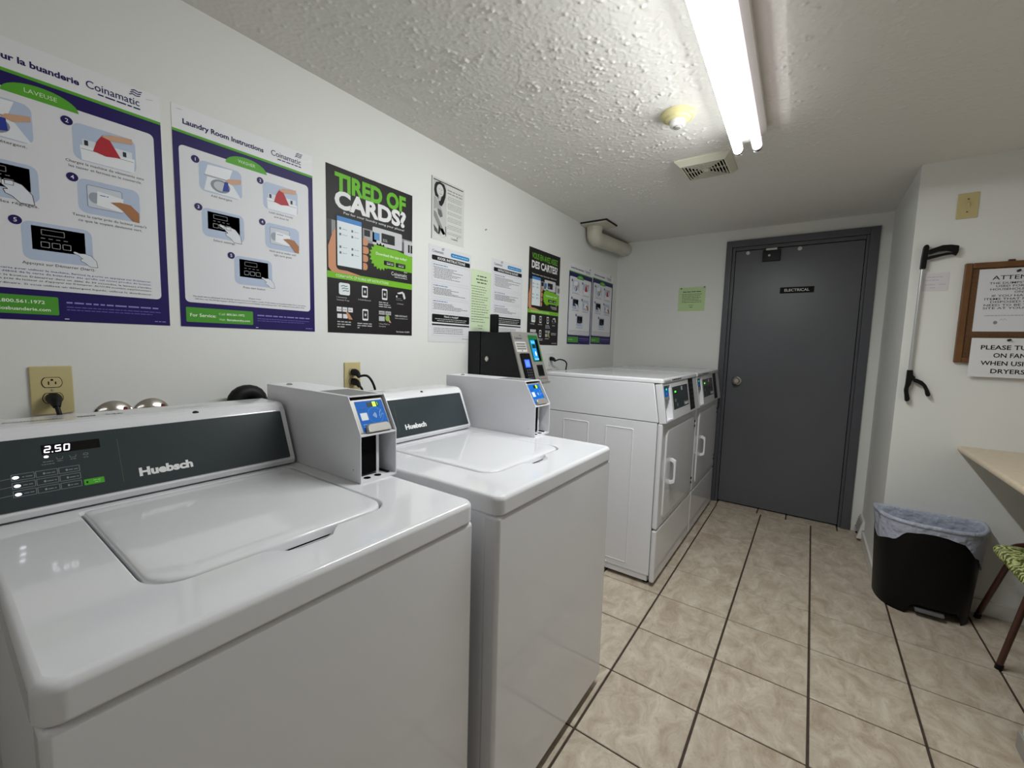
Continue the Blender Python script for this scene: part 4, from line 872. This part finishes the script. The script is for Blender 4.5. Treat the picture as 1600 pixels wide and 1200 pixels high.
def phone_poster(s, W_, H_, head1, head2, sub, dl, band, fr=False):
    a = W_/.42; b_ = H_/.632
    BK, LG = '#221f20', '#76b82a'
    s.part('photo_strip').rect(0, .375*b_, W_, .43*b_, '#8d8d8f', 1).rect(.30*a, .375*b_, W_, .415*b_, '#5f5f62', 2)
    s.poly([(.0, .43*b_), (.0, .35*b_), (.02*a, .35*b_), (.02*a, .43*b_)], '#3a3a3c', 2).rr(.165*a, .385*b_, .225*a, .425*b_, .003, '#a7a7aa', 3).rect(.165*a, .40*b_, .193*a, .425*b_, '#202022', 4).rr(.205*a, .375*b_, .36*a, .447*b_, .006, '#c9c9cc', 3).rect(.213*a, .395*b_, .24*a, .425*b_, '#5b8fc4', 4).rect(.25*a, .39*b_, .32*a, .43*b_, '#1c1c1e', 4).text('222.', .256*a, .397*b_, .01*b_, '#d8d8d8', w=.026*a, k=5).rr(.372*a, .36*b_, W_, .425*b_, .004, '#c3c3c6', 3).rect(.395*a, .375*b_, .405*a, .41*b_, '#1c1c1e', 4).rect(.41*a, .375*b_, W_, .41*b_, '#1c1c1e', 4).flush()
    s.part('headline').text(head1[0], .036*a, (.548 if not fr else .565)*b_, (.060 if not fr else .036)*b_, '#6ab82a', w=.345*a, bold=.045 if not fr else .01, k=3).text(head2, .034*a, (.482 if not fr else .505)*b_, (.060 if not fr else .044)*b_, '#e6e6e6', w=.348*a, bold=.045 if not fr else .035, k=3).flush()
    s.part('subtitle').text(sub, .372*a, .463*b_, .0085*b_, '#d8d8d8', w=(.30 if not fr else .33)*a, al='r', bold=.008, k=3).flush()
    s.part('hand_illustration').poly([(.005*a, .33*b_), (.025*a, .385*b_), (.042*a, .41*b_), (.06*a, .40*b_), (.06*a, .25*b_), (.145*a, .236*b_), (.14*a, .232*b_), (.02*a, .233*b_), (.005*a, .25*b_)], '#c98f6a', 4)
    for i in range(4): s.rr(.148*a, (.262+.033*i)*b_, (.186-.003*abs(i-2))*a, (.291+.033*i)*b_, .012*a, '#c68c68', 4)
    s.flush()
    s.part('phone_illustration').rr(.037*a, .246*b_, .158*a, .462*b_, .016*a, '#17171a', 5).rect(.043*a, .262*b_, .152*a, .450*b_, '#dfe6ea', 6).rect(.043*a, .432*b_, .152*a, .450*b_, '#4a86c8', 7)
    for i, v in enumerate((.40, .378, .33, .308)):
        for u in (.052, .105): s.rect(u*a, v*b_, (u+.008)*a, (v+.009)*b_, '#55706c', 7).greek((u+.014)*a, (u+.034)*a, (v+.003)*b_, .003*b_, '#8a9498', 7)
    s.flush()
    s.part('download_burst')
    P = []
    for i in range(40):
        q = 2*math.pi*i/40; r_ = (.047 if i % 2 else .057); P.append(((.245+r_*math.cos(q))*a, (.33+r_*math.sin(q)*1.02)*b_))
    s.poly(P, LG, 3).poly([(.24*a, .287*b_), (W_, .287*b_), (W_, .357*b_), (.33*a, .372*b_), (.24*a, .37*b_)], LG, 4).text(dl, .222*a, .336*b_, .0105*b_, '#eef6e4', w=.165*a, bold=.01, k=5)
    for u in (.262, .325): s.rr(u*a, .299*b_, (u+.055)*a, .318*b_, .003, '#111113', 5).greek((u+.015)*a, (u+.05)*a, .311*b_, .0025*b_, '#c8c8c8', 6).greek((u+.015)*a, (u+.05)*a, .304*b_, .005*b_, '#e0e0e0', 6)
    s.flush()
    coin_logo(s, .302*a, .262*b_, .09*a, '#e0e0e0')
    s.part('green_band').rect(0, .211*b_, W_, .236*b_, LG, 2).text(band, .036*a, .2175*b_, .0105*b_, '#d6ecbe', w=.25*a, bold=.008, k=3).flush()
    def ph(u, v, w_=.028, h_=.047): s.rr(u*a, v*b_, (u+w_)*a, (v+h_)*b_, .005*a, '#e6e6e8', 3).rect((u+.0035)*a, (v+.008)*b_, (u+w_-.0035)*a, (v+h_-.007)*b_, '#2a2a2d', 4).ell((u+w_/2)*a, (v+h_/2)*b_, .005*a, .006*b_, '#c8c8cc', 5, 8)
    s.part('app_icon').rr(.048*a, .15*b_, .097*a, .197*b_, .008*a, '#e2e6e8', 3)
    for i in range(3): s.line([((.057+.004*i)*a, (.183-.009*i)*b_), ((.068+.004*i)*a, (.1865-.009*i)*b_), ((.078+.004*i)*a, (.184-.009*i)*b_), ((.086+.003*i)*a, (.1865-.009*i)*b_)], .0028*a, '#2f6b5e', 4)
    s.flush()
    for u, v in ((.152, .15), (.252, .15), (.154, .055)): s.part('phone_icon'); ph(u, v); s.flush()
    s.part('card_icon').poly([(.335*a, .188*b_), (.365*a, .197*b_), (.37*a, .19*b_), (.338*a, .181*b_)], '#e2e2e4', 3).poly([(.36*a, .19*b_), (.374*a, .192*b_), (.382*a, .168*b_), (.373*a, .162*b_)], '#d8d8da', 3).rect(.326*a, .152*b_, .366*a, .184*b_, '#17171a', 4).ell(.331*a, .172*b_, .004*a, .005*b_, '#e8e8ea', 5, 8).greek(.327*a, .355*a, .163*b_, .003*b_, '#9a9a9c', 5).greek(.327*a, .366*a, .156*b_, .003*b_, '#9a9a9c', 5).flush()
    s.part('button_icons')
    for i in range(3): s.rect((.038+.025*i)*a, .084*b_, (.059+.025*i)*a, .102*b_, '#dcdcde', 3).greek((.041+.025*i)*a, (.056+.025*i)*a, .091*b_, .004*b_, '#55555a', 4)
    for i in range(2): s.rect((.04+.025*i)*a, .058*b_, (.06+.025*i)*a, .075*b_, '#dcdcde', 3)
    s.poly([(.078*a, .082*b_), (.084*a, .084*b_), (.095*a, .074*b_), (.108*a, .055*b_), (.09*a, .055*b_), (.083*a, .068*b_)], '#c08a66', 5).flush()
    s.part('button_icons')
    for i in range(2): s.rect((.236+.034*i)*a, .086*b_, (.266+.034*i)*a, .102*b_, '#a9abac', 3).greek((.24+.034*i)*a, (.262+.034*i)*a, .092*b_, .004*b_, '#4a4a4e', 4)
    s.rect(.236*a, .058*b_, .266*a, .078*b_, '#b5b7b8', 3).ell(.281*a, .072*b_, .011*a, .014*b_, '#8fae4a', 4).poly([(.29*a, .068*b_), (.301*a, .052*b_), (.288*a, .055*b_)], '#d2a78a', 5).flush()
    s.part('step_text')
    if not fr:
        s.text('1. Download the', .038*a, .137*b_, .0052*b_, '#cfcfcf', w=.045*a, k=3).text('Coinamatic CP app', .038*a, .127*b_, .0052*b_, '#cfcfcf', w=.055*a, k=3).text('2. Enable Bluetooth', .135*a, .137*b_, .0052*b_, '#cfcfcf', w=.06*a, k=3).text('4. Add cards', .333*a, .138*b_, .0052*b_, '#cfcfcf', w=.036*a, k=3)
        s.text('NEED ASSISTANCE?', .322*a, .083*b_, .0065*b_, '#e2e2e4', w=.07*a, bold=.01, k=3).text('www.coinamatic.com', .322*a, .073*b_, .0055*b_, '#cfcfcf', w=.072*a, k=3).text('Part Number: 02-8879', .330*a, .012*b_, .0065*b_, '#dadada', w=.075*a, bold=.008, k=3).text('7. Press START on', .236*a, .043*b_, .0052*b_, '#cfcfcf', w=.056*a, k=3).text('the machine', .236*a, .033*b_, .0052*b_, '#cfcfcf', w=.036*a, k=3)
    else:
        for u0, u1, v in ((.038, .09, .137), (.135, .19, .137), (.333, .37, .138), (.322, .392, .083), (.322, .392, .073), (.33, .4, .012), (.236, .29, .043)): s.greek(u0*a, u1*a, v*b_, .006*b_, '#cfcfcf', 3)
    for u0, u1, v in ((.236, .29, .136), (.236, .295, .127), (.236, .30, .118), (.04, .1, .042), (.04, .105, .032), (.04, .075, .022), (.13, .205, .04), (.13, .2, .031), (.13, .145, .022)): s.greek(u0*a, u1*a, v*b_, .0062*b_, '#c0c0c0', 3)
    s.flush()
s = wsheet('poster', 'black and green poster headed TIRED OF CARDS with a hand holding a phone', 'poster', -2.899, 1.294, .421, .633, '#221f20', 'mobile app posters')
phone_poster(s, .421, .633, ('TIRED OF',), 'CARDS?', 'Pay for your laundry using your phone!', 'Download the app today!', 'COINAMATIC CP MOBILE APP INSTRUCTIONS')
s = wsheet('poster', 'black and green French poster headed VOUS EN AVEZ ASSEZ DES CARTES', 'poster', -1.499, 1.267, .41, .633, '#221f20', 'mobile app posters')
phone_poster(s, .41, .633, ('VOUS EN AVEZ ASSEZ',), 'DES CARTES?', 'Payez pour votre lessive par téléphone!', "Téléchargez l'appli!", 'INSTRUCTIONS POUR APPLICATION MOBILE', True)

# leaflet with a woman's portrait
s = wsheet('leaflet', 'small black and white leaflet with a photo of a dark-haired woman', 'leaflet', -2.36, 1.766, .232, .292, '#d6d6d2')
s.part('edge').rect(0, .0, .004, .292, '#5c5c5c', 1).part('rule').rect(.012, .278, .222, .2825, '#2a2a2a', 2)
s.part('portrait_print').poly([(.012, .276), (.1, .276), (.104, .03), (.085, .018), (.05, .025), (.012, .06)], '#c6c6c4', 1)
s.poly([(.03, .27), (.055, .278), (.085, .272), (.097, .25), (.094, .215), (.082, .185), (.068, .165), (.052, .168), (.046, .188), (.04, .2), (.024, .205), (.016, .23), (.02, .255)], '#232323', 2)
s.ell(.057, .237, .024, .029, '#d0d0ce', 3).poly([(.045, .21), (.065, .208), (.058, .188), (.046, .186)], '#bdbdbb', 3).line([(.048, .243), (.055, .244)], .002, '#2e2e2e', 4).line([(.064, .243), (.071, .241)], .002, '#2e2e2e', 4).line([(.052, .223), (.060, .220), (.068, .223)], .002, '#7a5a58', 4).line([(.059, .240), (.062, .231), (.058, .229)], .0012, '#8a8a88', 4)
s.poly([(.014, .2), (.03, .2), (.042, .18), (.062, .16), (.078, .13), (.072, .115), (.05, .125), (.035, .15), (.014, .14)], '#a9a9a7', 3).poly([(.04, .15), (.065, .145), (.075, .118), (.058, .11), (.044, .125)], '#6e6e6c', 4).poly([(.015, .135), (.03, .13), (.075, .065), (.095, .04), (.08, .03), (.05, .06), (.015, .11)], '#8f8f8d', 4).poly([(.05, .075), (.062, .06), (.055, .03), (.045, .03)], '#1f1f1f', 5).poly([(.014, .07), (.04, .05), (.046, .028), (.02, .04)], '#5a5a58', 4).poly([(.06, .06), (.09, .06), (.1, .03), (.07, .02)], '#dcdcda', 4).rect(.094, .03, .1, .075, '#6a6a68', 4).flush()
s.part('body_text')
for v in (.252, .238): s.greek(.108, .215, v, .008, '#8c8c8a', 2)
for i, v in enumerate((.222, .214, .206, .19, .182, .174, .166, .148, .14, .122, .114, .106, .086, .078, .07, .05, .043)): s.greek(.108+.004*(i % 3 == 0), .212, v, .0042, '#9a9a98', 2)
s.flush(); coin_logo(s, .137, .022, .05, '#3a3a3a', False)

def kiosk_sheet(s, W_, H_, head, blue, rec):
    a = W_/.308; b_ = H_/.468
    coin_logo(s, .022*a, .434*b_, .08*a, '#4a5a6e', False)
    s.part('blue_tab').rr(.150*a, .43*b_, .292*a, .450*b_, .009, '#2f86c4', 2).greek(.162*a, .28*a, .4375*b_, .006*b_, '#bcdcf0', 3).flush()
    s.part('heading_bar').rr(.02*a, .398*b_, .298*a, .421*b_, .006, '#17171a', 2).text(head, .159*a, .4035*b_, .0118*b_, '#ececec', w=.2*a, al='c', bold=.02, k=3).flush()
    for v0, v1, n in ((.300, .388, 8), (.222, .288, 6), (.148, .212, 5)):
        s.part('instruction_box').frame(.021*a, v0*b_, .300*a, v1*b_, .0009, '#a9b4c8', 2, .004).greek(.03*a, .13*a, (v1-.012)*b_, .006*b_, '#4a78b4', 2)
        for i in range(n): s.greek((.03 if i % 2 == 0 else .036)*a, random.uniform(.15, .29)*a, (v1-.023-(v1-v0-.03)*i/n)*b_, .0045*b_, '#63636a', 2)
        s.flush()
    s.part('receipt_bar').rr(.024*a, .098*b_, .300*a, .138*b_, .006, '#17171a', 2)
    if rec: s.text(rec, .16*a, .124*b_, .010*b_, '#ececec', w=.105*a, al='c', bold=.012, k=3)
    else: s.greek(.06*a, .28*a, .125*b_, .006*b_, '#c8c8c8', 3)
    s.greek(.045*a, .28*a, .114*b_, .005*b_, '#c8c8c8', 3).greek(.06*a, .27*a, .105*b_, .005*b_, '#c8c8c8', 3).flush()
    s.part('black_rule').rect(.024*a, .083*b_, .300*a, .0905*b_, '#17171a', 2).flush()
    s.part('help_box').frame(.028*a, .032*b_, .30*a, .08*b_, .0008, '#b5bccb', 2)
    for v in (.068, .06, .052, .043): s.greek(.036*a, .25*a, v*b_, .0042*b_, '#63636a', 2)
    s.greek(.245*a, .295*a, .018*b_, .004*b_, '#63636a', 2).flush()
s = wsheet('notice', 'white KIOSK INSTRUCTIONS sheet below the woman leaflet', 'notice', -2.374, 1.268, .309, .470, '#dddde0', 'kiosk instruction sheets')
kiosk_sheet(s, .309, .470, 'KIOSK INSTRUCTIONS', 1, 'Need a receipt?')
s = wsheet('notice', 'white French kiosk instruction sheet partly behind the kiosk antenna', 'notice', -1.887, 1.29, .318, .467, '#dddde0', 'kiosk instruction sheets')
kiosk_sheet(s, .318, .467, 'INSTRUCTIONS AU GUICHET', 1, None)
s = wsheet('notice', 'pale green printed sheet between the two kiosk instruction sheets', 'notice', -2.062, 1.34, .172, .33, '#cfe0bd')
s.part('heading')
for v, a, b_ in ((.295, .05, .13), (.277, .04, .14), (.26, .05, .135)): s.greek(a, b_, v, .009, '#3c4436', 1)
s.part('body_text')
for i in range(15): s.greek(.006 if i else .0, random.uniform(.1, .165), .238-.0138*i, .0052, '#5d6a55', 1)
s.greek(.06, .11, .024, .005, '#5d6a55').greek(.07, .1, .008, .006, '#6d7a65').flush()
for y, z, W_, ttl, ar, lb in ((-.946, 1.281, .408, 'Laundry Room Instructions', 'DRYER', 'left one of the two purple dryer instruction posters by the corner'), (-.527, 1.287, .43, 'Instructions pour la buanderie', 'SÉCHEUSE', 'right one of the two purple dryer instruction posters, against the corner')):
    s = wsheet('poster', lb, 'poster', y, z, W_, .622, POS, 'laundry instruction posters')
    steps_poster(s, W_, .622, (ttl, .026, .22), ar, None, [], {'u0': .014, 'u1': .19, 't': [('For Service:' if ar == 'DRYER' else 'Composez le', .024, .031, .009, .07, '#cfe8bd', .012)]}, True)
s = sheet_thing('notice', 'pale green notice pinned to the back wall beside the grey door', 'notice', (.562, -.0005, 1.588), (1, 0, 0), (0, 0, 1), .214, .198, '#c3dca4')
s.part('heading').greek(.035, .185, .158, .009, '#333c2b', 1, seed=5).part('body_text')
for i in range(6): s.greek(.03, random.uniform(.17, .19), .139-.0135*i, .006, '#4a5540', 1)
s.greek(.088, .125, .047, .005, '#4a5540').greek(.095, .118, .03, .008, '#4a5540').flush()
for x, z, lb in ((.582, 1.778, 'brown push pin at the left top corner of the green back wall notice'), (.766, 1.784, 'brown push pin at the right top corner of the green back wall notice')):
    t = thing('push_pin', lb, 'push pin', (x, -.0017, z), 'push pins on the back wall notice')
    MB().lathe([(0, 0), (.006, 0), (.005, .004), (.003, .007), (0, .008)], (x, -.0017, z), (0, -1, 0), mat('pin_brown', '#6a4030', .4), 12).build('head', t)
bpy.context.view_layer.update()
